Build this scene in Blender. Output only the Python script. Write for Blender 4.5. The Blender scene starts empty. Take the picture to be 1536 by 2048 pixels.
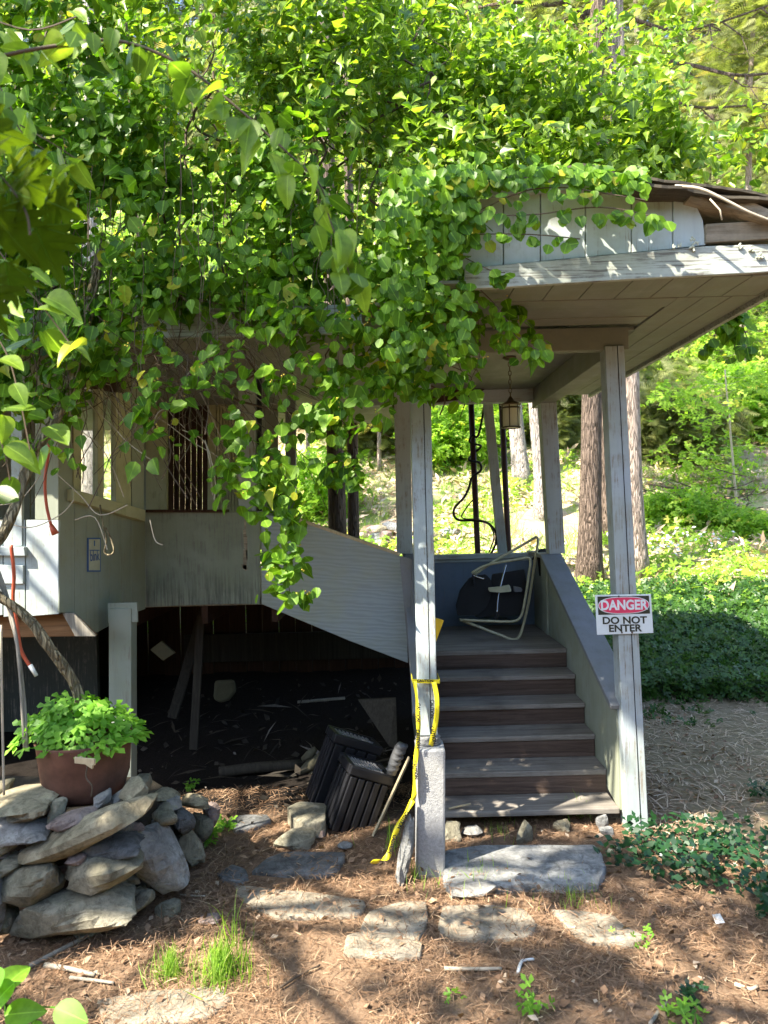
import bpy, math, random
import numpy as np
from mathutils import Vector, Matrix, noise
rad = math.radians
# ------------------------------------------------------------------ camera, sky, sun, exposure
F = 1480.0; ROLL = .025; EYE = 2.0
scene = bpy.context.scene
col = scene.collection
cd = bpy.data.cameras.new('camera'); cam = bpy.data.objects.new('camera', cd); col.objects.link(cam)
cd.sensor_fit = 'VERTICAL'; cd.sensor_height = 36.0; cd.sensor_width = 27.0
cd.lens = 36.0 * F / 2048.0; cd.clip_start = .05; cd.clip_end = 600
ca, sa = math.cos(ROLL), math.sin(ROLL)
cam.matrix_world = Matrix(((ca, sa, 0, 0), (0, 0, -1, 0), (-sa, ca, 0, EYE), (0, 0, 0, 1)))
scene.camera = cam
cd.dof.use_dof = True; cd.dof.focus_distance = 5.2; cd.dof.aperture_fstop = 3.2
SUN = Vector((-.72, -.46, 1.0)).normalized()          # direction towards the sun
sl = bpy.data.lights.new('sun', 'SUN'); sun = bpy.data.objects.new('sun', sl); col.objects.link(sun)
sl.energy = 5.0; sl.angle = rad(.5); sl.color = (1, .93, .80)
sun.rotation_euler = SUN.to_track_quat('Z', 'Y').to_euler(); sun.location = SUN * 30
w = bpy.data.worlds.new('World'); scene.world = w; w.use_nodes = True
nt = w.node_tree; bg = nt.nodes['Background']
sky = nt.nodes.new('ShaderNodeTexSky'); sky.sky_type = 'NISHITA'; sky.sun_disc = False
sky.sun_elevation = math.asin(SUN.z); sky.sun_rotation = math.atan2(SUN.x, SUN.y)
nt.links.new(sky.outputs[0], bg.inputs[0]); bg.inputs[1].default_value = .15
scene.view_settings.view_transform = 'Standard'; scene.view_settings.look = 'None'
scene.view_settings.exposure = 2.12; scene.view_settings.gamma = 1.0

# ------------------------------------------------------------------ helpers
def ray(px, py):
    u = (px - 768) / F; v = (1024 - py) / F
    return (u * ca + v * sa, 1.0, -u * sa + v * ca)
def P(px, py, d):
    r = ray(px, py); return Vector((r[0] * d, d, EYE + r[2] * d))
def onplane(px, py, p, n):
    r = Vector(ray(px, py)); o = Vector((0, 0, EYE)); n = Vector(n)
    t = (Vector(p) - o).dot(n) / r.dot(n); return o + r * t
def G(px, py, z=0.0):
    return onplane(px, py, (0, 0, z), (0, 0, 1))

def tag(o, label=None, cat=None, group=None, kind=None):
    if label: o['label'] = label
    if cat: o['category'] = cat
    if group: o['group'] = group
    if kind: o['kind'] = kind
    return o
def empty(name, loc, label=None, cat=None, group=None):
    o = bpy.data.objects.new(name, None); o.location = loc; o.empty_display_size = .1
    col.objects.link(o); return tag(o, label, cat, group)
def wloc(o):
    v = Vector(o.location)
    while o.parent: o = o.parent; v += Vector(o.location)
    return v

class MB:
    def __init__(s): s.v = []; s.f = []
    def add(s, vs, fs):
        n = len(s.v); s.v += [tuple(x) for x in vs]; s.f += [tuple(i + n for i in q) for q in fs]; return s
    def box(s, a, b):
        x0, y0, z0 = a; x1, y1, z1 = b
        if x0 > x1: x0, x1 = x1, x0
        if y0 > y1: y0, y1 = y1, y0
        if z0 > z1: z0, z1 = z1, z0
        return s.add([(x0, y0, z0), (x1, y0, z0), (x1, y1, z0), (x0, y1, z0), (x0, y0, z1), (x1, y0, z1), (x1, y1, z1), (x0, y1, z1)],
                     [(0, 3, 2, 1), (4, 5, 6, 7), (0, 1, 5, 4), (1, 2, 6, 5), (2, 3, 7, 6), (3, 0, 4, 7)])
    def prism(s, poly, vec):
        poly = [Vector(p) for p in poly]; vec = Vector(vec); n = len(poly)
        nn = Vector((0, 0, 0))
        for i in range(n): nn += poly[i].cross(poly[(i + 1) % n])
        if nn.dot(vec) > 0: poly = poly[::-1]
        return s.add(poly + [p + vec for p in poly], [tuple(range(n)), tuple(range(2 * n - 1, n - 1, -1))] +
                     [(i, i + n, (i + 1) % n + n, (i + 1) % n) for i in range(n)])
    def beam(s, a, b, w, d, side=(1, 0, 0), w2=None, d2=None):
        a, b = Vector(a), Vector(b); t = (b - a).normalized(); x = Vector(side); x = (x - t * x.dot(t)).normalized(); y = t.cross(x)
        w2 = w2 or w; d2 = d2 or d; vs = []
        for c, ww, dd in ((a, w, d), (b, w2, d2)):
            for sx, sy in ((-1, -1), (1, -1), (1, 1), (-1, 1)): vs.append(c + x * sx * ww / 2 + y * sy * dd / 2)
        return s.add(vs, [(0, 3, 2, 1), (4, 5, 6, 7), (0, 1, 5, 4), (1, 2, 6, 5), (2, 3, 7, 6), (3, 0, 4, 7)])
    def tube(s, pts, r, n=8, cap=True):
        pts = [Vector(p) for p in pts]; m = len(pts)
        if not hasattr(r, '__len__'): r = [r] * m
        t0 = (pts[1] - pts[0]).normalized(); x = t0.orthogonal().normalized(); vs = []
        for i, p in enumerate(pts):
            t = (pts[min(i + 1, m - 1)] - pts[max(i - 1, 0)])
            if t.length < 1e-7: t = t0
            t.normalize(); x = (x - t * x.dot(t)); x = x.normalized() if x.length > 1e-6 else t.orthogonal().normalized(); y = t.cross(x)
            for k in range(n):
                a = 2 * math.pi * k / n; vs.append(p + (x * math.cos(a) + y * math.sin(a)) * r[i])
        fs = [(i * n + k, i * n + (k + 1) % n, (i + 1) * n + (k + 1) % n, (i + 1) * n + k) for i in range(m - 1) for k in range(n)]
        if cap: fs += [tuple(range(n - 1, -1, -1)), tuple(range((m - 1) * n, m * n))]
        return s.add(vs, fs)
    def lathe(s, prof, c, n=24, jit=0):
        c = Vector(c); vs = []
        for r, z in prof:
            for k in range(n):
                a = 2 * math.pi * k / n; q = 1 + jit * noise.noise(Vector((math.cos(a) * 2, math.sin(a) * 2, z * 4)))
                vs.append(c + Vector((r * q * math.cos(a), r * q * math.sin(a), z)))
        m = len(prof)
        return s.add(vs, [(i * n + k, i * n + (k + 1) % n, (i + 1) * n + (k + 1) % n, (i + 1) * n + k) for i in range(m - 1) for k in range(n)])
    def build(s, name, mat, parent=None, loc=None, bevel=0, smooth=False, label=None):
        me = bpy.data.meshes.new(name)
        org = wloc(parent) if parent else Vector(loc if loc is not None else (0, 0, 0))
        me.from_pydata([(x - org.x, y - org.y, z - org.z) for x, y, z in s.v], [], s.f); me.update()
        if smooth: me.polygons.foreach_set('use_smooth', [True] * len(me.polygons))
        o = bpy.data.objects.new(name, me); col.objects.link(o); me.materials.append(mat)
        if parent: o.parent = parent
        else: o.location = org
        if bevel:
            b = o.modifiers.new('bevel', 'BEVEL'); b.width = bevel; b.segments = 2; b.limit_method = 'ANGLE'; b.angle_limit = rad(40)
        if label: o['label'] = label
        return o

def spline(pts, k=6):
    pts = [Vector(p) for p in pts]; out = []
    for i in range(len(pts) - 1):
        p0 = pts[max(i - 1, 0)]; p1 = pts[i]; p2 = pts[i + 1]; p3 = pts[min(i + 2, len(pts) - 1)]
        for j in range(k):
            t = j / k
            out.append(.5 * ((2 * p1) + (p2 - p0) * t + (2 * p0 - 5 * p1 + 4 * p2 - p3) * t * t + (3 * p1 - p0 - 3 * p2 + p3) * t ** 3))
    out.append(pts[-1]); return out

# leaf templates: x across, y along, z normal
class TM(tuple):
    __eq__ = object.__eq__; __hash__ = object.__hash__
def T(v, f): return TM((np.array(v, float), f))
ROUND = T([(0, 0, 0), (0, .36, -.04), (0, .98, -.12), (-.3, .12, .03), (-.47, .5, .06), (-.27, .86, -.02), (.3, .12, .03), (.47, .5, .06), (.27, .86, -.02)],
          [(0, 1, 4, 3), (1, 2, 5, 4), (0, 6, 7, 1), (1, 7, 8, 2)])
OVATE = T([(0, 0, 0), (0, .36, -.04), (0, 1.08, -.22), (-.26, .1, .05), (-.37, .38, .09), (-.13, .8, -.04), (.26, .1, .05), (.37, .38, .09), (.13, .8, -.04)],
          [(0, 1, 4, 3), (1, 2, 5, 4), (0, 6, 7, 1), (1, 7, 8, 2)])
def _hd(wmax, tipy, tipd):
    ys = [0, .06, .16, .3, .45, .6, .74, .86, .95, 1]; v, f = [], []
    for i, y_ in enumerate(ys):
        w_ = wmax * math.sin(math.pi * y_ ** .72) ** .8 if 0 < y_ < 1 else 0; yy = y_ * tipy; z_ = -tipd * y_ ** 2.2
        for u in (-1, -.5, 0, .5, 1): v.append((u * w_ if w_ else u * .002 * (u != 0), yy, z_ + abs(u) * w_ * .28 + .012 * math.sin(y_ * 21) * abs(u)))
    for i in range(len(ys) - 1):
        for k in range(4): a = i * 5 + k; f.append((a, a + 5, a + 6, a + 1))
    return T(v, f)
OVHD = _hd(.36, 1.12, .25)
SMALL = T([(0, 0, 0), (-.3, .45, .05), (0, 1, -.08), (.3, .45, .05)], [(0, 3, 2, 1)])
LONG = T([(0, 0, 0), (-.13, .5, .03), (0, 1, -.06), (.13, .5, .03)], [(0, 3, 2, 1)])
NEEDLE = T([(-.024, 0, 0), (.024, 0, 0), (.028, .5, .06), (-.012, .5, .06), (.006, 1, 0)], [(0, 1, 2, 3), (3, 2, 4)])
BLADE = T([(-.018, 0, 0), (.018, 0, 0), (-.015, .4, .02), (.015, .4, .02), (-.009, .75, .1), (.009, .75, .1), (0, 1, .26)], [(0, 1, 3, 2), (2, 3, 5, 4), (4, 5, 6)])
def _spray():
    v, f = [], []
    def q(x0, y0, x1, y1, w):
        n = len(v); dx, dy = x1 - x0, y1 - y0; L = math.hypot(dx, dy); nx, ny = -dy / L * w, dx / L * w
        v.extend([(x0 + nx, y0 + ny, 0), (x0 - nx, y0 - ny, 0), (x1, y1, -.05 * abs(x1))]); f.append((n, n + 1, n + 2))
    q(0, 0, 0, 1, .012)
    for i in range(9):
        y = .08 + i * .1; L = .36 * (1 - y * .75)
        for s in (-1, 1): q(0, y, s * L, y + L * .55, .034)
    return T(v, f)
SPRAY = _spray()
COMPOUND = T([(0, 0, 0), (-.2, .3, .04), (0, .62, -.03), (.2, .3, .04), (-.1, .18, 0), (-.52, .2, .04), (-.6, .62, -.04), (-.25, .5, .02), (.1, .18, 0), (.52, .2, .04), (.6, .62, -.04), (.25, .5, .02), (-.08, .5, 0), (0, 1.05, -.1), (.08, .5, 0), (-.2, .8, .03), (.2, .8, .03)],
             [(0, 3, 2, 1), (4, 7, 6, 5), (8, 9, 10, 11), (12, 14, 16, 13, 15)])

def scatter(name, tmpl, pos, nrm, tip, size, mat, parent=None, loc=(0, 0, 0), rnd=None, smooth=True, rng=None, width=None):
    tv, tf = tmpl; N = len(pos); K = len(tv)
    pos = np.asarray(pos, float); z = np.asarray(nrm, float); y = np.asarray(tip, float)
    z = z / (np.linalg.norm(z, axis=1, keepdims=True) + 1e-9)
    y = y - z * (y * z).sum(1, keepdims=True); y = y / (np.linalg.norm(y, axis=1, keepdims=True) + 1e-9); x = np.cross(y, z)
    size = np.broadcast_to(np.asarray(size, float), (N,))[:, None, None]
    wx = np.ones(N) if width is None else np.asarray(width)
    zv = np.random.RandomState(N % 9973).uniform(-.6, 2.4, N)[:, None, None] if tmpl in (ROUND, OVATE, OVHD) else 1.0
    V = pos[:, None, :] + size * (tv[None, :, 0:1] * wx[:, None, None] * x[:, None, :] + tv[None, :, 1:2] * y[:, None, :] + tv[None, :, 2:3] * zv * z[:, None, :])
    org = wloc(parent) if parent else Vector(loc)
    V = V.reshape(-1, 3) - np.array(org)
    li = np.concatenate([np.array(q) for q in tf]); tot = np.array([len(q) for q in tf]); L = len(li)
    loops = (li[None, :] + (np.arange(N) * K)[:, None]).reshape(-1)
    tots = np.tile(tot, N); starts = np.concatenate([[0], np.cumsum(tots)[:-1]])
    me = bpy.data.meshes.new(name); me.vertices.add(N * K); me.vertices.foreach_set('co', V.reshape(-1))
    me.loops.add(len(loops)); me.loops.foreach_set('vertex_index', loops.astype(np.int32))
    me.polygons.add(len(tots)); me.polygons.foreach_set('loop_start', starts.astype(np.int32)); me.polygons.foreach_set('loop_total', tots.astype(np.int32))
    if smooth: me.polygons.foreach_set('use_smooth', np.ones(len(tots), bool))
    at = me.attributes.new('rnd', 'FLOAT', 'POINT')
    if rnd is None: rnd = np.random.RandomState(len(pos)).rand(N)
    at.data.foreach_set('value', np.repeat(rnd, K).astype(np.float32))
    if tmpl in (ROUND, OVATE, COMPOUND, OVHD):
        av = me.attributes.new('vein', 'FLOAT', 'POINT'); av.data.foreach_set('value', np.tile((np.abs(tv[:, 0]) < 1e-6).astype(np.float32), N))
    me.update(calc_edges=True); me.materials.append(mat)
    o = bpy.data.objects.new(name, me); col.objects.link(o)
    if parent: o.parent = parent
    else: o.location = org
    return o

# ------------------------------------------------------------------ materials
class NT:
    def __init__(s, name):
        s.m = bpy.data.materials.new(name); s.m.use_nodes = True; s.t = s.m.node_tree; s.n = s.t.nodes
        s.b = s.n['Principled BSDF']; s.out = s.n['Material Output']
        s.co = s.n.new('ShaderNodeTexCoord').outputs['Object']
    def link(s, a, b): s.t.links.new(a, b)
    def map(s, scale, rot=(0, 0, 0), src=None):
        m = s.n.new('ShaderNodeMapping'); m.inputs['Scale'].default_value = scale; m.inputs['Rotation'].default_value = rot
        s.link(src or s.co, m.inputs[0]); return m.outputs[0]
    def noise(s, scale, detail=6, rough=.6, vec=None, dist=0):
        m = s.n.new('ShaderNodeTexNoise'); m.inputs['Scale'].default_value = scale; m.inputs['Detail'].default_value = detail
        m.inputs['Roughness'].default_value = rough; m.inputs['Distortion'].default_value = dist; s.link(vec or s.co, m.inputs['Vector']); return m.outputs['Fac']
    def vor(s, scale, vec=None, feat='F1', out='Distance'):
        m = s.n.new('ShaderNodeTexVoronoi'); m.feature = feat; m.inputs['Scale'].default_value = scale; s.link(vec or s.co, m.inputs['Vector']); return m.outputs[out]
    def ramp(s, fac, stops):
        m = s.n.new('ShaderNodeValToRGB'); e = m.color_ramp.elements
        while len(e) < len(stops): e.new(.5)
        for q, (p, c) in zip(e, stops):
            q.position = p; q.color = (*(c if hasattr(c, '__len__') else (c, c, c)), 1)
        s.link(fac, m.inputs[0]); return m.outputs[0]
    def mix(s, fac, a, b, mode='MIX'):
        m = s.n.new('ShaderNodeMix'); m.data_type = 'RGBA'; m.blend_type = mode
        for i, v in ((0, fac), (6, a), (7, b)):
            if hasattr(v, 'is_output'): s.link(v, m.inputs[i])
            else: m.inputs[i].default_value = v if i == 0 else (*v, 1)
        return m.outputs[2]
    def bump(s, h, st=.4, dist=.01, prev=None):
        m = s.n.new('ShaderNodeBump'); m.inputs['Strength'].default_value = st; m.inputs['Distance'].default_value = dist; s.link(h, m.inputs['Height'])
        if prev: s.link(prev, m.inputs['Normal'])
        s.link(m.outputs[0], s.b.inputs['Normal']); return m.outputs[0]
    def fin(s, colr, rough=.7, spec=.3):
        if hasattr(colr, 'is_output'): s.link(colr, s.b.inputs['Base Color'])
        else: s.b.inputs['Base Color'].default_value = (*colr, 1)
        if hasattr(rough, 'is_output'): s.link(rough, s.b.inputs['Roughness'])
        else: s.b.inputs['Roughness'].default_value = rough
        s.b.inputs['Specular IOR Level'].default_value = spec; return s.m

def painted(name, base, axis, wear=.5, stain=(.25, .24, .16), under=(.22, .19, .15), zband=None):
    t = NT(name); sc = {'x': (1.2, 26, 26), 'y': (26, 1.2, 26), 'z': (26, 26, 1.2)}[axis]
    g = t.noise(1.0, 8, .65, t.map(sc)); fine = t.noise(3.4, 6, .7, t.map(sc)); big = t.noise(1.7, 5, .6); mid = t.noise(7, 6, .65)
    c = t.mix(t.ramp(big, [(.35, 0), (.72, 1)]), base, tuple(b * s for b, s in zip(base, (.80, .80, .66))))
    c = t.mix(t.ramp(mid, [(.5, 0), (.78, .55)]), c, stain)
    c = t.mix(t.ramp(g, [(.25, .55), (.5, 0)]), c, tuple(b * .72 for b in base))
    wr = t.n.new('ShaderNodeMath'); wr.operation = 'MULTIPLY'; t.link(t.ramp(fine, [(.60 - .12 * wear, 0), (.68 - .08 * wear, 1)]), wr.inputs[0]); t.link(t.ramp(mid, [(.62 - .25 * wear, 0), (.72 - .2 * wear, 1)]), wr.inputs[1])
    c = t.mix(wr.outputs[0], c, under)
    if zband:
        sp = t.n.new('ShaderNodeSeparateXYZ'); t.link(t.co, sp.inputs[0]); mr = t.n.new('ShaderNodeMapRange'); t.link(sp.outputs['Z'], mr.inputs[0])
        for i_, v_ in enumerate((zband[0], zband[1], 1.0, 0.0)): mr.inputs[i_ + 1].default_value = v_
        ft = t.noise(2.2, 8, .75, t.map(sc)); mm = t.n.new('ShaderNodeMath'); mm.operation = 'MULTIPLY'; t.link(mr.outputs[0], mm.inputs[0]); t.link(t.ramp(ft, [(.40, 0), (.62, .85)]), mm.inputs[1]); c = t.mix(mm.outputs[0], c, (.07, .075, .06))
    b = t.bump(g, .35, .006); t.bump(wr.outputs[0], -.25, .003, b)
    return t.fin(c, t.ramp(mid, [(.3, .5), (.8, .85)]), .35)
def rawwood(name, a, b, axis, dirt=(.05, .045, .035), dl=.5):
    t = NT(name); sc = {'x': (1.0, 22, 22), 'y': (22, 1.0, 22), 'z': (22, 22, 1.0)}[axis]
    g = t.noise(1.3, 9, .7, t.map(sc), 1.2); f = t.noise(4, 5, .7, t.map(sc)); big = t.noise(2.3, 6, .65)
    c = t.mix(t.ramp(g, [(.3, 0), (.7, 1)]), a, b); c = t.mix(t.ramp(f, [(.25, .7), (.45, 0)]), c, dirt)
    c = t.mix(t.ramp(big, [(dl, 0), (dl + .25, .75)]), c, dirt)
    t.bump(g, .6, .008); return t.fin(c, .8, .2)
def rock(name, a, b, lich=(.35, .36, .25), amt=.6):
    t = NT(name); n1 = t.noise(3.5, 8, .65); n2 = t.noise(16, 7, .7); n3 = t.noise(55, 4, .7); n4 = t.noise(7, 8, .75, None, .6)
    n5 = t.noise(10, 9, .8, None, 1.0); c = t.mix(t.ramp(n1, [(.38, 0), (.62, 1)]), a, b); c = t.mix(t.ramp(n5, [(.38, .75), (.5, 0)]), c, tuple(x * .4 for x in a)); c = t.mix(t.ramp(n2, [(.35, .6), (.55, 0)]), c, tuple(x * .5 for x in a))
    c = t.mix(t.ramp(n4, [(amt, 0), (amt + .1, .7)]), c, lich); c = t.mix(t.ramp(n3, [(.3, .35), (.5, 0)]), c, tuple(x * .45 for x in a))
    x = t.bump(n5, .9, .03); x = t.bump(n2, .8, .015, x); t.bump(n3, .7, .004, x); return t.fin(c, .88, .15)
def leafm(name, lo, hi, odd=None, trans=.45, rough=.42, tcol=1.6, spec=.35):
    t = NT(name); a = t.n.new('ShaderNodeAttribute'); a.attribute_name = 'rnd'; f = a.outputs['Fac']
    st = [(0, lo), (.5, tuple((x + y) / 2 for x, y in zip(lo, hi))), (.94, hi)] + ([(.97, odd)] if odd else [])
    c = t.ramp(f, st); n1 = t.noise(45, 3, .6); c = t.mix(t.ramp(n1, [(.3, .35), (.6, 0)]), c, tuple(x * .6 for x in lo))
    va = t.n.new('ShaderNodeAttribute'); va.attribute_name = 'vein'; c = t.mix(t.ramp(va.outputs['Fac'], [(.86, 0), (.97, .55)]), c, tuple(min(1, x * 1.7 + .03) for x in hi))
    t.fin(c, rough, spec)
    tr = t.n.new('ShaderNodeBsdfTranslucent'); m = t.n.new('ShaderNodeMixShader'); m.inputs[0].default_value = trans
    tc = t.mix(1.0, c, (1.25 * tcol, 1.35 * tcol, .55 * tcol), 'MULTIPLY'); t.link(tc, tr.inputs[0])
    t.link(t.b.outputs[0], m.inputs[1]); t.link(tr.outputs[0], m.inputs[2]); t.link(m.outputs[0], t.out.inputs[0]); return t.m
def plain(name, c, rough=.6, metal=0, spec=.4, var=.25, sc=14):
    t = NT(name); n = t.noise(sc, 6, .65); k = t.mix(t.ramp(n, [(.35, 0), (.7, 1)]), c, tuple(x * (1 - var) for x in c))
    t.bump(n, .15, .003); t.fin(k, rough, spec); t.b.inputs['Metallic'].default_value = metal; return t.m
def bark(name, a, b):
    t = NT(name); v = t.vor(1, t.map((44, 44, 4.2)), 'DISTANCE_TO_EDGE'); g = t.noise(1, 8, .75, t.map((22, 22, 3))); n = t.noise(3, 5)
    c = t.mix(t.ramp(g, [(.3, 0), (.65, 1)]), a, b); c = t.mix(t.ramp(v, [(0, .6), (.12, 0)]), c, tuple(x * .35 for x in a))
    x = t.bump(t.ramp(v, [(0, 0), (.2, 1)]), .9, .03); t.bump(g, .8, .02, x); return t.fin(c, .9, .15)

WH = (.37, .42, .45)
M = {}
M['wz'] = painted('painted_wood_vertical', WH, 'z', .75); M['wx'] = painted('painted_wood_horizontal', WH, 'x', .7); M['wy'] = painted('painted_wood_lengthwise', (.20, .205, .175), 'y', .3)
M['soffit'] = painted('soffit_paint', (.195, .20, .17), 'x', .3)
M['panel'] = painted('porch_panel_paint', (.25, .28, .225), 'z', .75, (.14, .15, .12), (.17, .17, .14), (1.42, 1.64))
M['ply'] = None
M['gable'] = painted('gable_paint', (.46, .51, .53), 'z', .5)
M['fascia'] = painted('fascia_weathered', (.40, .43, .40), 'x', 1.0, (.2, .19, .13), (.13, .12, .10))
M['rail'] = painted('rail_cap_grey', (.19, .195, .21), 'y', .6, (.15, .15, .13), (.16, .15, .13))
M['blue'] = painted('blue_panel', (.15, .195, .27), 'z', .35, (.08, .12, .2))
M['yellowed'] = painted('yellowed_trim', (.46, .44, .27), 'z', .5, (.25, .25, .1))
M['siding'] = painted('siding_paint', (.29, .31, .25), 'z', .5, (.3, .31, .2))
M['rot'] = rawwood('rotten_wood', (.20, .16, .11), (.42, .36, .27), 'x', (.035, .03, .02), .45)
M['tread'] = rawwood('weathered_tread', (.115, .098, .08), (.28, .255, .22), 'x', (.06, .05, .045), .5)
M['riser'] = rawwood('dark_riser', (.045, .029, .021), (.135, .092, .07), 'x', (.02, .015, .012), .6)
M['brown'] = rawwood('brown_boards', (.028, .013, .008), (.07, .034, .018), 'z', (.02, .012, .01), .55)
M['beamw'] = rawwood('brown_beam', (.16, .08, .035), (.30, .16, .07), 'x', (.05, .03, .02), .6)
M['lightwood'] = rawwood('pale_wood', (.38, .30, .18), (.55, .45, .28), 'z', (.2, .15, .1), .6)
M['greywood'] = rawwood('grey_wood', (.17, .15, .12), (.36, .33, .27), 'z', (.06, .05, .04), .6)
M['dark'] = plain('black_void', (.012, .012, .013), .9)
M['rust'] = plain('rusty_iron_paint', (.16, .075, .048), .75, 0, .3, .45, 9)
M['brownmetal'] = plain('brown_metal', (.07, .035, .028), .5, .3)
M['roof'] = rawwood('rotting_roofing', (.035, .03, .022), (.12, .10, .07), 'x', (.015, .013, .01), .45)
M['conc'] = None
M['shadewood'] = rawwood('shade_dark_grey_wood', (.022, .019, .014), (.06, .05, .036), 'z', (.02, .015, .012), .6); M['shadepaint'] = painted('shade_dim_panel_paint', (.055, .062, .05), 'z', .7, (.05, .05, .04))  # grey wood and panel paint darkened to stand in for under-porch shade
t = NT('concrete_block'); n1 = t.noise(70, 4, .8); n2 = t.noise(4, 5); v = t.vor(140)
c = t.mix(t.ramp(n1, [(.35, .6), (.6, 0)]), (.34, .34, .335), (.18, .18, .18)); c = t.mix(t.ramp(n2, [(.45, 0), (.7, .6)]), c, (.30, .29, .25))
x = t.bump(n1, .8, .004); t.bump(v, .4, .003, x); M['conc'] = t.fin(c, .9, .2)
t = NT('plywood_paint'); wv = t.n.new('ShaderNodeTexWave'); wv.wave_type = 'BANDS'; wv.bands_direction = 'Z'; wv.inputs['Scale'].default_value = 6.5; wv.inputs['Distortion'].default_value = 9; wv.inputs['Detail'].default_value = 3; wv.inputs['Detail Scale'].default_value = 1.2
mp = t.n.new('ShaderNodeMapping'); mp.inputs['Scale'].default_value = (.35, 1, 1.6); mp.inputs['Rotation'].default_value = (0, rad(-22), 0); t.link(t.co, mp.inputs[0]); t.link(mp.outputs[0], wv.inputs['Vector'])
n1 = t.noise(2.2, 6, .6); n2 = t.noise(30, 4, .7, t.map((.1, 1, 1), (0, rad(-22), 0)))
c = t.mix(t.ramp(wv.outputs['Fac'], [(.2, 0), (.9, .5)]), (.30, .34, .345), (.22, .25, .255)); c = t.mix(t.ramp(n1, [(.45, 0), (.75, .7)]), c, (.31, .32, .20)); c = t.mix(t.ramp(n2, [(.25, .5), (.45, 0)]), c, (.24, .26, .24))
t.bump(wv.outputs['Fac'], .3, .004); M['ply'] = t.fin(c, .6, .35)
M['rockA'] = rock('tan_fieldstone', (.30, .255, .165), (.48, .42, .29)); M['rockB'] = rock('grey_fieldstone', (.26, .25, .23), (.43, .415, .385)); M['rockC'] = rock('mossy_fieldstone', (.24, .22, .155), (.41, .37, .275), (.30, .30, .19), .58)
M['rockD'] = rock('pink_fieldstone', (.30, .22, .19), (.42, .34, .30)); M['slate'] = rock('blue_slate', (.135, .135, .13), (.25, .25, .245), (.3, .3, .26), .68); M['flag'] = rock('tan_flagstone', (.30, .255, .19), (.45, .39, .30), (.28, .2, .13), .55)
M['slab'] = rock('pale_slab', (.26, .26, .25), (.42, .42, .40), (.3, .3, .2), .66)
M['barkA'] = bark('hemlock_bark', (.24, .18, .14), (.58, .47, .39)); M['barkB'] = bark('dark_bark', (.09, .065, .05), (.24, .18, .14)); M['barkC'] = bark('pale_bark', (.28, .24, .21), (.62, .55, .50)); M['vinebark'] = bark('vine_bark', (.16, .13, .08), (.38, .32, .20))
M['twig'] = plain('twig', (.10, .068, .042), .8); M['paletwig'] = plain('dry_pale_twig', (.45, .38, .28), .8)
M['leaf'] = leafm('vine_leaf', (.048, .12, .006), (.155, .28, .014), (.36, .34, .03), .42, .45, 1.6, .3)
M['leafsun'] = leafm('sun_bright_leaf', (.055, .12, .008), (.24, .34, .035), (.35, .36, .04), .42, .38)  # lighter, yellower copy of the vine leaf with sunlight put into its colour
M['maple'] = leafm('maple_leaf', (.05, .075, .005), (.09, .115, .01), None, .6, .8, 1.6, .08)
M['pot'] = leafm('herb_leaf', (.09, .24, .015), (.22, .42, .04), None, .4, .5)
M['hem'] = leafm('hemlock_needles', (.07, .095, .025), (.28, .29, .11), (.30, .24, .10), .45, .5)
M['under'] = leafm('undergrowth_leaf', (.12, .24, .02), (.34, .48, .07), (.50, .45, .10), .5, .5)
M['ivy'] = leafm('ivy_leaf', (.018, .06, .008), (.05, .12, .014), None, .25, .4)
M['vinca'] = leafm('periwinkle_leaf', (.008, .035, .012), (.022, .07, .022), None, .2, .32)
M['grassm'] = leafm('grass_blade', (.10, .20, .02), (.28, .42, .06), (.5, .45, .2), .45, .5)
M['needle'] = leafm('pine_needle', (.13, .065, .03), (.40, .255, .155), (.55, .40, .25), .1, .8, 1)
M['dead'] = leafm('dead_leaf', (.12, .065, .035), (.36, .23, .14), (.5, .4, .3), .15, .7, 1)
M['dimdead'] = leafm('shade_dark_dead_leaf', (.015, .012, .008), (.07, .055, .038), (.16, .14, .12), .1, .8, 1)  # dead leaf copy with the under-porch shade put into its colour
M['brush'] = leafm('dry_brush', (.32, .22, .15), (.66, .52, .38), (.6, .5, .4), .1, .8, 1)
M['berry'] = plain('yellow_berry', (.55, .42, .05), .5)
M['black'] = plain('black_plastic', (.012, .012, .014), .45, 0, .3); M['fabric'] = plain('black_fabric', (.012, .012, .012), .9)
M['cream'] = plain('cream_tube', (.50, .47, .30), .35, .2); M['chrome'] = plain('chrome', (.6, .6, .62), .2, 1)
M['orange'] = plain('orange_cord', (.50, .09, .035), .5); M['white'] = plain('white_plastic', (.75, .74, .70), .5)
M['yellow'] = plain('yellow_plastic', (.80, .66, .02), .4, 0, .4, .12); M['yboard'] = plain('yellow_board', (.72, .45, .02), .5)
M['ink'] = plain('black_ink', (.015, .015, .015), .6); M['signw'] = plain('sign_white', (.70, .76, .76), .4, 0, .4, .22, 5); M['red'] = plain('sign_red', (.68, .05, .12), .35, 0, .4, .08)
M['signink'] = plain('sign_dark', (.03, .035, .02), .5); M['blueink'] = plain('blue_ink', (.05, .12, .30), .5); M['plaque'] = plain('plaque_cream', (.50, .50, .36), .4)
M['glassy'] = plain('frosted_glass', (.62, .60, .42), .35, 0, .5, .1); M['bronze'] = plain('bronze_metal', (.12, .095, .05), .4, .6)
M['foam'] = plain('pale_insulation', (.085, .078, .042), .9); M['greyp'] = plain('grey_plastic', (.09, .09, .09), .45); M['slat'] = plain('sun_streak_grey_plastic', (.22, .22, .23), .45); M['glove'] = plain('dirty_canvas', (.10, .09, .055), .9)  # slat grey lightened: sun streaks on the crate painted in
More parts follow.
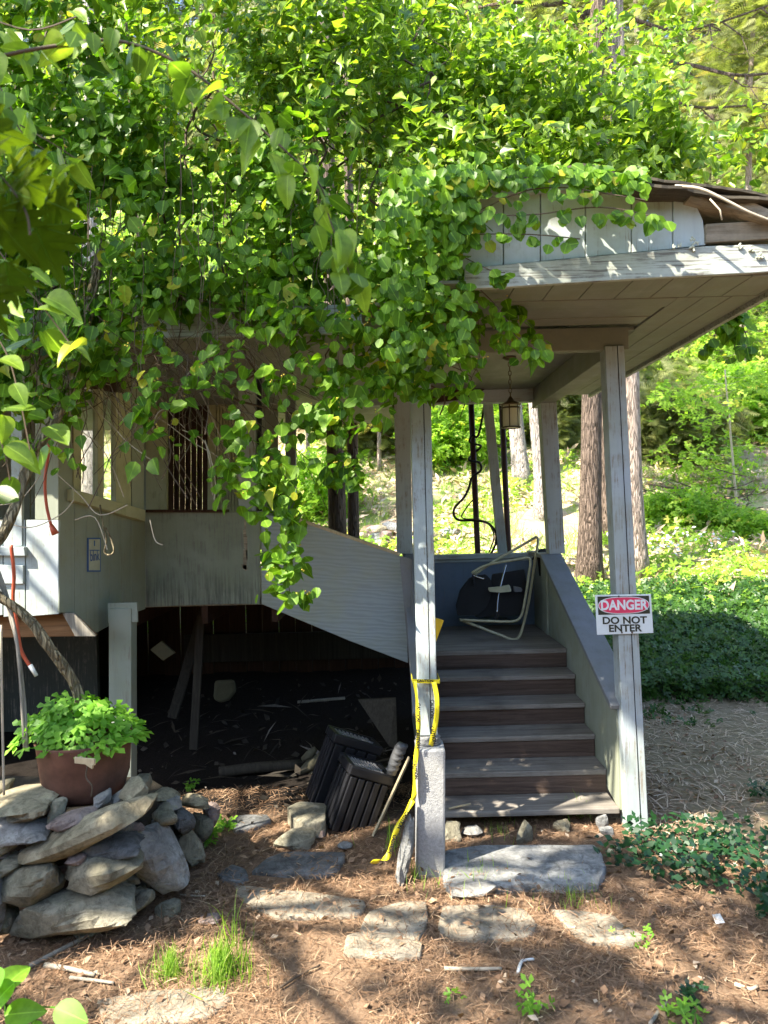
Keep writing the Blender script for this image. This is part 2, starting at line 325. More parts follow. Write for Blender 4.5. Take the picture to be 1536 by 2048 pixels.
t = NT('window_glass'); t.fin((.8, .85, .8), .08, .5); t.b.inputs['Transmission Weight'].default_value = 1.0; t.b.inputs['IOR'].default_value = 1.05; M['glass'] = t.m
M['lichen'] = plain('lichen', (.50, .53, .42), .95)
# ground
t = NT('forest_floor'); n1 = t.noise(1.3, 8, .7); n2 = t.noise(9, 9, .75); n3 = t.noise(60, 5, .8); n4 = t.noise(.5, 4)
c = t.mix(t.ramp(n2, [(.35, 0), (.65, 1)]), (.085, .05, .03), (.235, .15, .092)); c = t.mix(t.ramp(n3, [(.4, 0), (.7, .8)]), c, (.33, .225, .145)); c = t.mix(t.ramp(n1, [(.5, 0), (.65, .5)]), c, (.07, .05, .035))
sx = t.n.new('ShaderNodeSeparateXYZ'); t.link(t.co, sx.inputs[0])
def mth(t, op, a, b):
    m = t.n.new('ShaderNodeMath'); m.operation = op; m.use_clamp = False
    for i, v in enumerate((a, b)):
        if hasattr(v, 'is_output'): t.link(v, m.inputs[i])
        else: m.inputs[i].default_value = v
    return m.outputs[0]
dx = mth(t, 'ADD', sx.outputs['X'], mth(t, 'MULTIPLY', n1, .8)); dm = mth(t, 'MULTIPLY', t.ramp(mth(t, 'MULTIPLY', dx, .2), [(.42, 0), (.50, 1)]), t.ramp(mth(t, 'MULTIPLY', sx.outputs['Y'], .1), [(.40, 0), (.47, 1)]))
dirt = t.mix(t.ramp(n2, [(.3, 0), (.7, 1)]), (.17, .135, .085), (.28, .235, .155)); dirt = t.mix(t.ramp(n3, [(.55, 0), (.75, .5)]), dirt, (.36, .3, .2))
c = t.mix(dm, c, dirt)
hm = t.ramp(mth(t, 'MULTIPLY', sx.outputs['Y'], .1), [(.88, 0), (1.0, 1)])
hc = t.mix(t.ramp(n1, [(.4, 0), (.6, 1)]), (.42, .30, .22), (.24, .34, .08)); hc = t.mix(t.ramp(n2, [(.4, 0), (.7, .6)]), hc, (.55, .43, .33)); c = t.mix(hm, c, hc)
shade_m = mth(t, 'MULTIPLY', t.ramp(mth(t, 'MULTIPLY', mth(t, 'ADD', sx.outputs['Y'], mth(t, 'MULTIPLY', n2, .5)), .1), [(.50, 0), (.535, 1)]), t.ramp(mth(t, 'ADD', mth(t, 'MULTIPLY', sx.outputs['X'], .1), .5), [(.525, 1), (.53, 0)]))  # mask that paints the under-porch shade into the ground colour
shade_m = mth(t, 'MULTIPLY', shade_m, t.ramp(mth(t, 'MULTIPLY', sx.outputs['Y'], .1), [(.84, 1), (.87, 0)]))
c = t.mix(shade_m, c, t.mix(t.ramp(n3, [(.5, 0), (.8, 1)]), (.014, .011, .009), (.04, .032, .024)))
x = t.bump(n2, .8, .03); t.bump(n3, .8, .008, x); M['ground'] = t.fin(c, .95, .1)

# ------------------------------------------------------------------ terrain
PR = [(-40, .1), (0, 0), (7.0, 0), (7.6, .12), (9.6, .74), (10.6, .88), (13, 1.55), (16, 2.9), (20, 5.0), (26, 8.8), (35, 15), (50, 26), (70, 40), (120, 60)]
def hz(x, y):
    yy = y - .10 * max(0, x - 2) if y > 7 else y
    for (a, za), (b, zb) in zip(PR, PR[1:]):
        if yy <= b: z = za + (zb - za) * (yy - a) / (b - a); break
    else: z = PR[-1][1]
    k = min(1, max(0, (y - 8) / 6)); f = min(1, max(.0, (y - 2) / 3)) * .035 * (1 if abs(x) < 1 and y < 5 else 1)
    z += k * .5 * noise.noise(Vector((x * .22, y * .22, 0))) + (.02 + .06 * k) * noise.noise(Vector((x * 1.3, y * 1.3, 3)))
    return z
def grid(name, xs, ys, mat):
    v = [(x, y, hz(x, y)) for y in ys for x in xs]; n = len(xs)
    f = [(j * n + i, j * n + i + 1, (j + 1) * n + i + 1, (j + 1) * n + i) for j in range(len(ys) - 1) for i in range(n - 1)]
    mb = MB(); mb.v = v; mb.f = f; return mb.build(name, mat, smooth=True)
def steps(a, b, fine0, fine1, h, H):
    out = []; x = a
    while x < b: out.append(x); x += h if fine0 <= x < fine1 else H
    return out + [b]
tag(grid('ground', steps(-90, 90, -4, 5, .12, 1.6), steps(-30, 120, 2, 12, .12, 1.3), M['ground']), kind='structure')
rs = np.random.RandomState(7); random.seed(7)
def nz(a, b=None): return rs.normal(0, 1, (a, 3)) if b is None else rs.normal(0, b, (a, 3))
HZ = np.vectorize(hz)

# ------------------------------------------------------------------ the house with its porch and stairs (one thing)
house = empty('porch_house', (0, 6, 0), 'derelict grey-white wooden house porch on posts with covered entrance stairs', 'house')
def part(mb, name, mat, parent=None, bevel=.004, label=None, smooth=False): return mb.build(name, M[mat], parent or house, bevel=bevel, label=label, smooth=smooth)
XL, XR = .28, 1.42; RZ = .153
st = empty('staircase', (0, 0, 0)); st.parent = house; st.location = (0, 0, 0)
for k in range(5):
    y0 = 4.6 + .25 * k + random.uniform(-.008, .008); z = .127 + RZ * k + random.uniform(-.004, .004)
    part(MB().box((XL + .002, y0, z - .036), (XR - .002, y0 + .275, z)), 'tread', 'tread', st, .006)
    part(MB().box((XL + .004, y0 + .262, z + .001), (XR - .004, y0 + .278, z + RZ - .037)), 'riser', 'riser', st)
mb = MB()
for i in range(9): mb.box((XL + .002, 5.85 + i * .14, .85), (XR - .002, 5.85 + i * .14 + .137, .887))
part(mb, 'landing', 'tread', st, .005)
# stair side walls, caps
def cap(xc, w, a, b, e, name='rail_cap'):
    part(MB().beam((xc, b[0], b[1]), (xc, a[0], a[1]), w, .035).beam((xc, a[0] + .001, a[1]), (xc, e, a[1] + .0), w, .035), name, 'rail', house, .006)
zr = 1.575
part(MB().prism([(XR, 4.62, .10), (XR, 4.62, .72), (XR, 5.2, 1.02), (XR, 6.55, 1.555), (XR, 7.14, 1.555), (XR, 7.14, .3), (XR, 5.5, .3)], (.05, 0, 0)), 'stair_side', 'siding')
part(MB().prism([(.22, 4.85, .25), (.22, 4.85, .83), (.22, 6.3, 1.60), (.22, 7.14, 1.60), (.22, 7.14, .0), (.22, 5.0, .0)], (.05, 0, 0)), 'stair_side', 'siding')
cap(XR + .045, .19, (6.55, zr), (4.58, .755), 7.16)
cap(.225, .15, (6.15, 1.63), (4.72, .70), 7.16)
part(MB().box((.27, 7.10, .3), (XR, 7.14, 1.53)), 'landing_back_panel', 'blue')
part(MB().box((.26, 7.06, 1.531), (XR + .05, 7.20, 1.575)).box((.272, 7.085, 1.50), (XR - .001, 7.099, 1.529)), 'back_rail', 'wx')
part(MB().box((XR - .02, 6.46, .89), (XR - .001, 6.60, 1.54)), 'wall_batten', 'siding')
# posts
def post(a, b, w, w2=None, mat='wz', strip=True, d=None, label=None):
    a, b = Vector(a), Vector(b); mb = MB().beam(a, b, w, d or w, (1, 0, 0), w2 or w, w2 or d or w); o = part(mb, 'post', mat, house, .005, label)
    if strip:
        n = (b - a).normalized(); wx = w * .5
        mb = MB().beam(a + Vector((w * .14, -(d or w) / 2 - .0008, 0)), b + Vector(((w2 or w) * .14, -(w2 or d or w) / 2 - .0008, 0)), .0045, .003)
        mb.build('seam', M['dark'], o)
    return o
post((.215, 4.16, .745), (.235, 4.46, 3.0), .105, .125)
post((1.508, 4.60, .0), (1.440, 4.60, 2.985), .132, .117)
post((1.525, 6.62, 1.592), (1.475, 6.62, 3.1), .14, strip=False)
post((.165, 6.22, 1.648), (.175, 6.22, 3.1), .13, strip=False)
post((1.13, 7.13, 1.577), (1.02, 7.13, 3.1), .085, strip=False)
# headers and ceiling
part(MB().box((.02, 4.56, 2.965), (1.535, 4.64, 3.105)), 'header_beam', 'wy')
part(MB().box((1.405, 4.641, 2.93), (1.535, 6.90, 3.105)), 'header_beam', 'wy')
part(MB().box((-.1, 6.82, 2.985), (1.404, 6.92, 3.105)), 'header_beam', 'wx')
part(MB().prism([(.10, 6.80, 2.90), (.10, 6.80, 3.10), (.95, 6.80, 3.10), (.80, 6.80, 3.02), (.45, 6.80, 2.985)], (0, -.04, 0)), 'arched_bracket', 'brown')
part(MB().box((-.3, 4.66, 3.108), (1.62, 7.3, 3.13)), 'porch_ceiling', 'wy')
# soffit boards
x = .3
while x < 2.03:
    part(MB().box((x, 3.63, 3.11), (min(x + .188, 2.05), 3.962, 3.128)), 'soffit_board', 'wy', house, .003); x += .192
y = 3.966
for wd in (.17, .2, .16):
    part(MB().box((-.1, y, 3.106 + .004 * (wd > .18)), (1.60 + (y - 3.966) * -.05, y + wd, 3.125)), 'soffit_board', 'soffit', house, .003); y += wd + .003
x = 1.604
for wd in (.14, .15, .15):
    part(MB().box((x, 3.966 + (x - 1.604) * -0, 3.108), (x + wd - .004, 7.3, 3.126)), 'soffit_board', 'wy', house, .003); x += wd
part(MB().box((2.052, 3.6, 3.085), (2.085, 7.35, 3.19)), 'eave_board', 'fascia')
# fascia and gable
FY = 3.60
def FP(px, py, d=FY): return P(px, py, d)
def fpoly(pts, y0, th): return MB().prism([P(a, b, y0) for a, b in pts], (0, th, 0))
part(fpoly([(930, 534), (960, 533), (1110, 520), (1300, 502), (1412, 492), (1540, 488), (1655, 478), (1655, 535), (1500, 546), (1300, 556), (980, 576), (930, 578)], FY, .03), 'fascia', 'fascia', house, .004)
for a, b, ta, tb in ((922, 1006, 402, 390), (1008, 1080, 390, 384), (1082, 1170, 384, 380), (1172, 1262, 380, 381), (1264, 1345, 381, 387)):
    part(fpoly([(a, 540 - (a - 960) * .095 - 6), (b, 540 - (b - 960) * .095 - 6), (b, tb), (a, ta)], FY + .035, .02), 'gable_board', 'gable', house, .003)
part(fpoly([(1347, 497), (1412, 490), (1406, 440), (1396, 418), (1385, 398), (1347, 388)], FY + .03, .022), 'gable_board', 'gable', house, .003)
part(fpoly([(925, 401), (1000, 389), (1160, 379), (1262, 381), (1330, 387), (1300, 376), (1240, 366), (1160, 350), (1080, 352), (1000, 372), (925, 390)], FY + .005, .03), 'frieze_board', 'wx', house, .003)
# roofing sheet, ragged edges
def sheet(line, y0, y1, th, name, mat, n=26, amp=.012, dz=0):
    pts = []; 
    for (ax, az), (bx, bz) in zip(line, line[1:]):
        for k in range(8): pts.append((ax + (bx - ax) * k / 8, az + (bz - az) * k / 8))
    pts.append(line[-1]); m = len(pts); mb = MB(); vs = []
    for s in (0, 1):
        for j in range(n + 1):
            y = y0 + (y1 - y0) * j / n
            for x, z in pts:
                q = noise.noise(Vector((x * 5, y * 3, 1 + dz))) * amp; e = noise.noise(Vector((x * 3.3, 7 + dz, 2))) * .07 + noise.noise(Vector((x * 17, 7, 2))) * .012 if j == 0 else 0
                vs.append((x, y + e, z + q + s * th * (1 + .6 * noise.noise(Vector((x * 5, y * 6, 4 + dz))))))
    k = (n + 1) * m; fs = []
    for j in range(n):
        for i in range(m - 1):
            a = j * m + i; fs += [(a, a + m, a + m + 1, a + 1), (k + a, k + a + 1, k + a + m + 1, k + a + m)]
    for i in range(m - 1): fs += [(i, i + 1, k + i + 1, k + i)]
    for j in range(n): a = j * m; b = a + m - 1; fs += [(a, k + a, k + a + m, a + m), (b, b + m, k + b + m, k + b)]
    mb.v = vs; mb.f = fs; return part(mb, name, mat, house, 0, smooth=False)
ln = [(P(a, b, 3.55).x, P(a, b, 3.55).z) for a, b in ((935, 388), (1000, 362), (1080, 343), (1160, 341), (1240, 357), (1310, 372), (1420, 383), (1536, 398), (1660, 410))]
sheet(ln, 3.52, 7.6, .013, 'roofing', 'roof')
ln2 = [(x, z - .035) for x, z in ln if x > 1.0]
sheet(ln2, 3.50, 7.4, .014, 'roofing', 'roof', dz=5, amp=.02)
ln3 = [(P(a, b, 3.55).x, P(a, b, 3.55).z) for a, b in ((1380, 396), (1440, 412), (1536, 436), (1660, 452))]
sheet(ln3, 3.54, 7.3, .05, 'roof_edge_log', 'rot', dz=9, amp=.03)
part(fpoly([(1412, 447), (1470, 444), (1560, 440), (1655, 444), (1655, 470), (1412, 486)], FY + .012, .05), 'fascia', 'rot', house, .006, 'bare rotten end of the fascia')
mb = MB()
for i, (a, b, r) in enumerate(((1360, 492, 8), (1387, 496, 11), (1384, 480, 8), (1392, 487, 7), (1500, 500, 14), (1520, 515, 12), (1346, 494, 6), (1340, 372, 10), (1395, 384, 12), (1480, 494, 9))):
    c = P(a, b, FY - .006)
    for j in range(9):
        an = random.random() * 6.3; q = r / F * FY * .7; p = c + Vector((math.cos(an) * q * random.random(), -.003, math.sin(an) * q * random.random()))
        mb.lathe([(.0005, -.004), (q * .35, 0), (q * .3, .005), (.0005, .007)], p, 7)
part(mb, 'lichen', 'lichen', house, 0)
# main roof slab over the porch (under the vine)
part(MB().prism([(-5, 4.6, 3.12), (.1, 4.6, 3.12), (.1, 9.3, 3.12), (-5, 9.3, 3.12)], (0, 0, .02)), 'porch_ceiling', 'soffit', house, 0)
part(MB().prism([(-5, 4.35, 3.15), (-5, 9.6, 3.15), (-5, 7, 3.75)], (5.0, 0, 0)), 'roof', 'roof', house, 0)
part(MB().box((-5, 4.33, 3.05), (.02, 4.36, 3.22)), 'fascia', 'fascia', house, .004)
# deck panels: flat one and the sloping one
YD = 5.75
def dp(pts, th=.03, y=YD): return MB().prism([P(a, b, y) for a, b in pts], (0, th, 0))
part(dp([(291, 1024), (520, 1024), (520, 1209), (460, 1208), (291, 1214)]), 'deck_panel', 'panel', house, .003)
part(MB().prism([P(291, 1019, YD - .03), P(452, 1019, YD - .03), P(452, 1025, YD - .03), P(291, 1025, YD - .03)], (0, .12, 0)), 'deck_rail', 'brown', house, .002)
part(dp([(523, 1028), (600, 1043), (700, 1075), (799, 1112), (808, 1140), (816, 1326), (700, 1282), (523, 1208)], .025, YD - .006), 'sloping_panel', 'ply', house, .003)
part(MB().beam(P(600, 1043, YD + .04) + Vector((0, 0, .012)), P(800, 1112, YD + .04) + Vector((0, 0, .012)), .10, .022, (0, 1, 0)), 'sloping_rail', 'lightwood', house, .003)
part(MB().prism([P(799, 1112, 5.6), P(825, 1118, 5.6), P(832, 1400, 5.2), P(818, 1325, 5.55)], (0, .03, 0)), 'trim_board', 'rail', house, .003)
part(MB().box((-.96, YD + .05, 1.30), (-.90, 7.4, 1.36)).box((-5, YD + .04, 1.30), (-.95, 9.2, 1.36)), 'deck_floor', 'greywood', house, 0)
# worn streak (bare wood) on flat panel and a small painted mark
mb = MB()
for (a, b, c, d, wv) in ((490, 1028, 491, 1060, 4), (489, 1058, 491, 1100, 6), (491, 1098, 490, 1142, 8), (488, 1128, 491, 1141, 11), (493, 1070, 494, 1120, 3)):
    mb.prism([P(a - wv / 2, b, YD - .0012), P(a + wv / 2, b + 3, YD - .0012), P(c + wv / 3, d, YD - .0012), P(c - wv / 2, d - 4, YD - .0012)], (0, -.0012, 0))
part(mb, 'bare_streak', 'rot', house, 0)
# porch post at deck, plain
post(P(497, 1022, 5.86), P(497, 640, 5.86) + Vector((0, 0, .08)), .135, strip=False)
part(MB().beam(P(519, 1022, 5.84), P(519, 640, 5.84), .03, .05), 'post_trim', 'dark', house, 0)
# bay side wall
A = P(118, 1100, 4.75); B = P(292, 1100, 5.74); A.z = B.z = 0; dv = (B - A).normalized(); nv = Vector((dv.y, -dv.x, 0))
def W(px, py, off=0): return onplane(px, py, A + nv * off, nv)
def wpoly(pts, th=.03, off=0): return MB().prism([W(a, b, off) for a, b in pts], tuple(nv * -th))
cols = [118, 149, 172, 196, 218, 240, 262, 291]; top = lambda x: 978 + (x - 148) * .30; 
bot = lambda x: {118: 1225, 149: 1226, 172: 1272, 196: 1264, 218: 1252, 240: 1244, 262: 1228, 291: 1218}[x]
for a, b in zip(cols, cols[1:]):
    up = 560 if a == 118 else None
    part(wpoly([(a + .6, up or top(a) + 22), (b, up or top(b) + 22), (b, bot(b)), (a + .6, bot(a) if a != 149 else 1250)]), 'wall_board', 'siding', house, .003)
part(MB().prism([W(148, 978, .05), W(291, 1020, .05), W(291, 1043, .05), W(148, 1001, .05)], tuple(nv * -.10)), 'window_sill', 'yellowed', house, .004)
part(MB().prism([W(148, 978, .01), W(148, 560, .01), W(163, 560, .01), W(163, 982, .01)], tuple(nv * -.05)), 'window_frame', 'yellowed', house, .003)
for a, b, m_ in ((196, 207, 'yellowed'), (232, 262, 'yellowed'), (264, 288, 'siding')):
    part(MB().prism([W(a, 560, 0), W(b, 560, 0), W(b, top(b) + 8, 0), W(a, top(a) + 8, 0)], tuple(nv * -.045)), 'window_frame', m_, house, .003)
part(MB().prism([W(163, 772, 0), W(262, 790, 0), W(262, 560, 0), W(163, 560, 0)], tuple(nv * -.03)), 'wall_board', 'brown', house, .003)
for a, b in ((165, 195), (208, 231)):
    part(MB().prism([W(a, 985, -.02), W(b, 995, -.02), W(b, 785, -.02), W(a, 775, -.02)], tuple(nv * -.004)), 'window_pane', 'glass', house, 0)
# bay front face (sunlit)
YF = 4.74
def fp(pts, th=.03, y=YF): return MB().prism([P(a, b, y) for a, b in pts], (0, th, 0))
part(fp([(-260, 500), (-60, 500), (-60, 1232), (-260, 1240)]), 'wall_board', 'siding', house, .003)
for a, b in ((-58, 5), (7, 50), (52, 117)):
    part(fp([(a, 1040), (b, 1040), (b, 1228 - (b - 118) * .02), (a, 1232 - (a - 118) * .02)], y=YF + .002), 'wall_board', 'gable', house, .003)
    part(fp([(a, 560), (b, 560), (b, 800), (a, 800)], y=YF + .002), 'wall_board', 'siding', house, .003)
part(fp([(70, 800), (117, 800), (117, 1040), (70, 1040)], y=YF + .001), 'wall_board', 'siding', house, .003)
part(fp([(-60, 1092), (48, 1094), (50, 1112), (-60, 1110)], .05, YF - .04), 'window_sill', 'wx', house, .003)
part(fp([(-60, 1128), (46, 1131), (46, 1168), (-60, 1166)], .02, YF - .018), 'clapboard', 'gable', house, .003)
part(fp([(22, 800), (44, 800), (44, 1092), (22, 1092)], .03, YF - .012), 'window_frame', 'wz', house, .003)
part(fp([(-60, 1234), (146, 1228), (190, 1272), (-60, 1276)], .05, YF + .12), 'floor_beam', 'beamw', house, .003)
part(fp([(124, 1226), (147, 1226), (190, 1273), (150, 1273)], .03, YF + .05), 'brace', 'greywood', house, .003)
# support post for the bay
post(P(246, 1600, 5.15) * 1.0 - Vector((0, 0, P(246, 1600, 5.15).z)), P(246, 1215, 5.15), .155, strip=False, d=.12, mat='siding')
part(MB().box(tuple(P(218, 1245, 5.12)), tuple(P(274, 1205, 5.10))), 'post_cap', 'siding', house, .003)
# house rear wall with door, transoms
YB = 7.45
def bp(pts, th=.04, y=YB): return MB().prism([P(a, b, y) for a, b in pts], (0, th, 0))
for a, b in ((-260, 60), (62, 158), (236, 292)): part(bp([(a, 560), (b, 560), (b, 1200), (a, 1200)]), 'wall_board', 'siding', house, .003)
part(bp([(158, 560), (236, 560), (236, 790), (158, 790)]), 'wall_board', 'brown', house, 0)
part(bp([(158, 1000), (236, 1000), (236, 1200), (158, 1200)]), 'wall_board', 'siding', house, 0)
part(bp([(292, 640), (334, 640), (334, 1100), (292, 1100)], .04, YB - .01), 'door_frame', 'yellowed', house, .003)
mb = MB()
for i in range(7): mb.prism([P(336 + i * 11.5, 720, YB + (i % 2) * .03), P(336 + i * 11.5 + 10.5, 720, YB + (i % 2) * .03), P(336 + i * 11.5 + 10.5, 1100, YB + (i % 2) * .03), P(336 + i * 11.5, 1100, YB + (i % 2) * .03)], (0, .02, 0))
part(mb, 'door', 'brown', house, .002)
part(bp([(415, 700), (432, 720), (432, 1100), (415, 1100)], .04, YB - .01), 'door_frame', 'yellowed', house, .003)
mb = MB()
for i in range(8): mb.prism([P(434 + i * 6, 790, YB), P(434 + i * 6 + 4.6, 790, YB), P(434 + i * 6 + 4.6, 1100, YB), P(434 + i * 6, 1100, YB)], (0, .02, 0))
part(mb, 'ribbed_siding', 'yellowed', house, 0); part(bp([(433, 790), (556, 790), (556, 1100), (433, 1100)], .02, YB + .022), 'wall_board', 'siding', house, 0)
part(MB().beam(P(425, 790, YB - .03), P(468, 832, YB - .03), .05, .03), 'brace', 'yellowed', house, .002)
part(bp([(292, 580), (600, 590), (600, 756), (292, 720)], .03, YB - .02), 'wall_board', 'soffit', house, 0)
part(bp([(432, 757), (500, 757), (500, 796), (432, 796)], .01, YB - .01), 'transom_window', 'dark', house, 0)
part(bp([(520, 757), (548, 757), (548, 796), (520, 796)], .01, YB - .01), 'transom_window', 'dark', house, 0)
part(bp([(549, 757), (600, 757), (600, 796), (549, 796)], .03, YB - .01), 'wall_board', 'rail', house, 0)
post(P(582, 1100, 7.3), P(582, 700, 7.3), .10, strip=False, mat='rail')
# under the porch
mb = MB()
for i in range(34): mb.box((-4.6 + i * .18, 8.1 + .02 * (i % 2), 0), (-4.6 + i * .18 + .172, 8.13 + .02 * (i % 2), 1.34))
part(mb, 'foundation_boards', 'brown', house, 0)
part(MB().box((-5, 7.0, 0), (-2.75, 7.06, 1.34)), 'foundation_panel', 'shadepaint', house, 0)
part(MB().box((-2.2, 8.0, .42), (.2, 8.05, .72)), 'sill_beam', 'shadewood', house, .004)
part(MB().box((-4.9, 5.0, 0), (-4.85, 8, 3.1)), 'wall_board', 'siding', house, 0)
part(MB().beam((-1.75, 7.4, 1.3), (-2.05, 7.0, .1), .09, .05), 'brace', 'shadewood', house, .004)
part(MB().prism([P(716, 1400, 5.5), P(792, 1396, 5.5), P(795, 1500, 5.3), P(778, 1492, 5.3)], (0, .03, 0)), 'stair_stringer', 'shadewood', house, .003)
for i in range(5): part(MB().box((-2 + i * .55, 5.8, 1.16), (-1.95 + i * .55, 8.0, 1.298)), 'joist', 'brown', house, 0)

# ------------------------------------------------------------------ rocks
def stone(c, hx, hy, hz_, mat, name='stone', parent=None, roll=0, yaw=0, seed=0, sq=.42, rough=.2, label=None, flat=None):
    r0 = random.Random(seed); off = Vector((seed * 3.7, seed * 1.3, seed * .7)); mb = MB(); n, m = 46, 28; vs = []
    def sg(v, p): return math.copysign(abs(v) ** p, v)
    R = Matrix.Rotation(yaw, 3, 'Z') @ Matrix.Rotation(roll, 3, 'Y')
    for j in range(m + 1):
        ph = -math.pi / 2 + math.pi * j / m
        for i in range(n):
            th = 2 * math.pi * i / n
            p = Vector((sg(math.cos(ph), sq) * sg(math.cos(th), sq), sg(math.cos(ph), sq) * sg(math.sin(th), sq), sg(math.sin(ph), sq * .9)))
            d = 1 + rough * noise.noise(p * 1.1 + off) + rough * .55 * noise.noise(p * 2.6 + off) + rough * .3 * noise.noise(p * 7 + off) + rough * .14 * noise.noise(p * 17 + off)
            # chipped planes
            for q in range(9):
                a = off * (q + 1); nn = Vector((math.sin(a.x + q), math.cos(a.x * 1.7 + q), math.sin(a.y + 2 * q))).normalized(); lim = .80 + .05 * math.sin(q * 5 + off.z)
                e = p.dot(nn) * d
                if e > lim: d *= lim / e * .92 + .08
            p = p * d; vs.append(Vector(c) + R @ Vector((p.x * hx, p.y * hy, p.z * hz_)))
    mb.v = [tuple(v) for v in vs]; mb.f = [(j * n + i, j * n + (i + 1) % n, (j + 1) * n + (i + 1) % n, (j + 1) * n + i) for j in range(m) for i in range(n)]
    return mb.build(name, M[mat], parent, loc=None if parent else (c[0], c[1], c[2] - hz_), smooth=False, label=label)
wall = empty('stone_planter_wall', (-1.6, 3.7, 0), 'curved dry-stacked fieldstone planter wall holding the rusty pot', 'stone wall')
def arcY(px):   # depth of the wall's face by column
    return 3.52 + (0 if px < 250 else (px - 250) ** 1.15 * .0024)
for i, (cx, cy, wd, h, ro, m_, dd, back) in enumerate([
    (48, 1597, 128, 34, 3, 'rockA', .22, .10), (57, 1623, 82, 32, 2, 'rockC', .12, .05), (42, 1652, 116, 36, 2, 'rockB', .14, .02), (114, 1624, 28, 42, 0, 'rockC', .06, .05),
    (150, 1638, 84, 36, 14, 'rockD', .10, .03), (185, 1656, 292, 58, 21, 'rockA', .16, 0), (282, 1566, 50, 36, 20, 'rockC', .1, .25), (205, 1600, 40, 24, 20, 'rockB', .06, .15), (238, 1592, 36, 20, 30, 'rockB', .05, .2),
    (333, 1590, 54, 26, -8, 'rockA', .1, .15), (340, 1606, 42, 26, 0, 'rockB', .08, .06), (389, 1602, 42, 28, 0, 'rockA', .1, .15), (424, 1634, 28, 46, 4, 'rockD', .06, .05), (364, 1642, 44, 56, 0, 'slate', .1, .02),
    (324, 1632, 44, 24, 0, 'rockC', .1, .0), (314, 1718, 98, 150, 14, 'rockB', .13, -.02), (378, 1690, 46, 76, 5, 'rockC', .09, 0), (405, 1660, 30, 50, 0, 'rockC', .09, .06), (62, 1763, 130, 88, 0, 'rockC', .16, -.02), (208, 1738, 158, 74, 8, 'rockC', .15, -.01),
    (155, 1719, 42, 24, 0, 'rockD', .05, -.05), (214, 1692, 140, 36, 10, 'slate', .1, .03), (160, 1815, 250, 82, 8, 'rockC', .16, -.02), (8, 1836, 66, 64, 0, 'rockC', .1, 0), (-14, 1800, 46, 150, 0, 'rockB', .1, -.1),
    (16, 1686, 46, 32, 0, 'rockC', .08, 0), (30, 1724, 44, 30, 0, 'rockC', .08, -.02), (2, 1708, 34, 24, 0, 'rockD', .06, 0), (-70, 1700, 130, 150, 0, 'rockC', .2, 0), (-60, 1610, 110, 60, 0, 'rockA', .2, .1), (285, 1800, 50, 30, 20, 'rockC', .06, .0), (262, 1582, 54, 26, 24, 'rockA', .1, .12)]):
    d = arcY(cx) + back + dd; c = P(cx, cy, d - dd * .9); k = (d - dd) / F
    stone(c, wd * k * .50, dd, h * k * .49, m_, 'stone', wall, rad(-ro), rad(8 if cx < 250 else 32), i + 1, .42 if h > 70 else .32, .22)
def soil(poly, z0, z1, name, mat, parent):
    return MB().prism([(x, y, z0) for x, y in poly], (0, 0, z1 - z0)).build(name, M[mat], parent, bevel=.03)
soil([(-2.6, 3.85), (-1.45, 3.82), (-1.28, 3.95), (-1.24, 4.3), (-1.5, 4.6), (-2.6, 4.7)], 0, .40, 'soil', 'shadewood', wall)

for i in range(46):
    px_ = random.uniform(-40, 400); d = arcY(px_) + .12 + random.uniform(0, .06); cy_ = random.uniform(1640, 1820 - max(0, px_ - 250) * .5); c = P(px_, cy_, d); s_ = random.uniform(.03, .065)
    if c.z > .03: stone(c, s_ * 1.4, s_, s_ * .8, random.choice(('rockA', 'rockB', 'rockC', 'rockD')), 'stone', wall, random.uniform(-.3, .3), 0, 200 + i, .5, .22)
def slabp(pts, z, th, mat, label, name='flagstone', group='flagstones set in the path', cat='flagstone', seed=0):
    q = [G(a, b, z) for a, b in pts]; c = sum(q, Vector()) / len(q); rr = random.Random(seed); out = []
    for i in range(len(q)):
        a, b = q[i], q[(i + 1) % len(q)]
        for k in range(4):
            p = a.lerp(b, k / 4); d = (p - c); out.append(p + d * (.05 * (noise.noise(p * 9 + Vector((seed, 0, 0)))) - (.03 if k == 0 else 0)))
    n = len(out); mb = MB(); vs = []; rings = [(1.0, -th), (1.0, -.012), (.985, -.003), (.95, 0), (.6, .003), (.3, .001)]
    for s, dz in rings:
        for p in out: w_ = c + (p - c) * s; vs.append((w_.x, w_.y, z + dz + .006 * noise.noise(Vector((w_.x * 5, w_.y * 5, seed)))))
    vs.append((c.x, c.y, z)); fs = [(j * n + i, j * n + (i + 1) % n, (j + 1) * n + (i + 1) % n, (j + 1) * n + i) for j in range(len(rings) - 1) for i in range(n)]
    fs += [((len(rings) - 1) * n + i, (len(rings) - 1) * n + (i + 1) % n, len(vs) - 1) for i in range(n)]
    area = sum((out[i].x * out[(i + 1) % n].y - out[(i + 1) % n].x * out[i].y) for i in range(n))
    if area < 0: fs = [tuple(reversed(f)) for f in fs]
    mb.v = vs; mb.f = fs; o = mb.build(name, M[mat], loc=(c.x, c.y, z - th), smooth=True); return tag(o, label, cat, group)
slabp([(503, 1741), (530, 1716), (566, 1702), (692, 1704), (676, 1740), (640, 1749)], .03, .06, 'slate', 'wide blue-grey flagstone in front of the black crate', seed=1)
slabp([(432, 1746), (463, 1726), (492, 1736), (498, 1752), (480, 1763), (446, 1758)], .03, .06, 'slate', 'small pointed blue-grey flagstone nearest the stone wall', seed=2)
slabp([(462, 1768), (540, 1776), (640, 1786), (735, 1800), (712, 1830), (560, 1835), (490, 1806)], .018, .05, 'flag', 'sunlit half-buried flagstone below the two blue-grey ones', seed=3)
slabp([(692, 1870), (742, 1858), (846, 1884), (842, 1912), (770, 1914), (684, 1905)], .02, .05, 'flag', 'pale flagstone with a low front edge, closest to the camera in the path', seed=4)
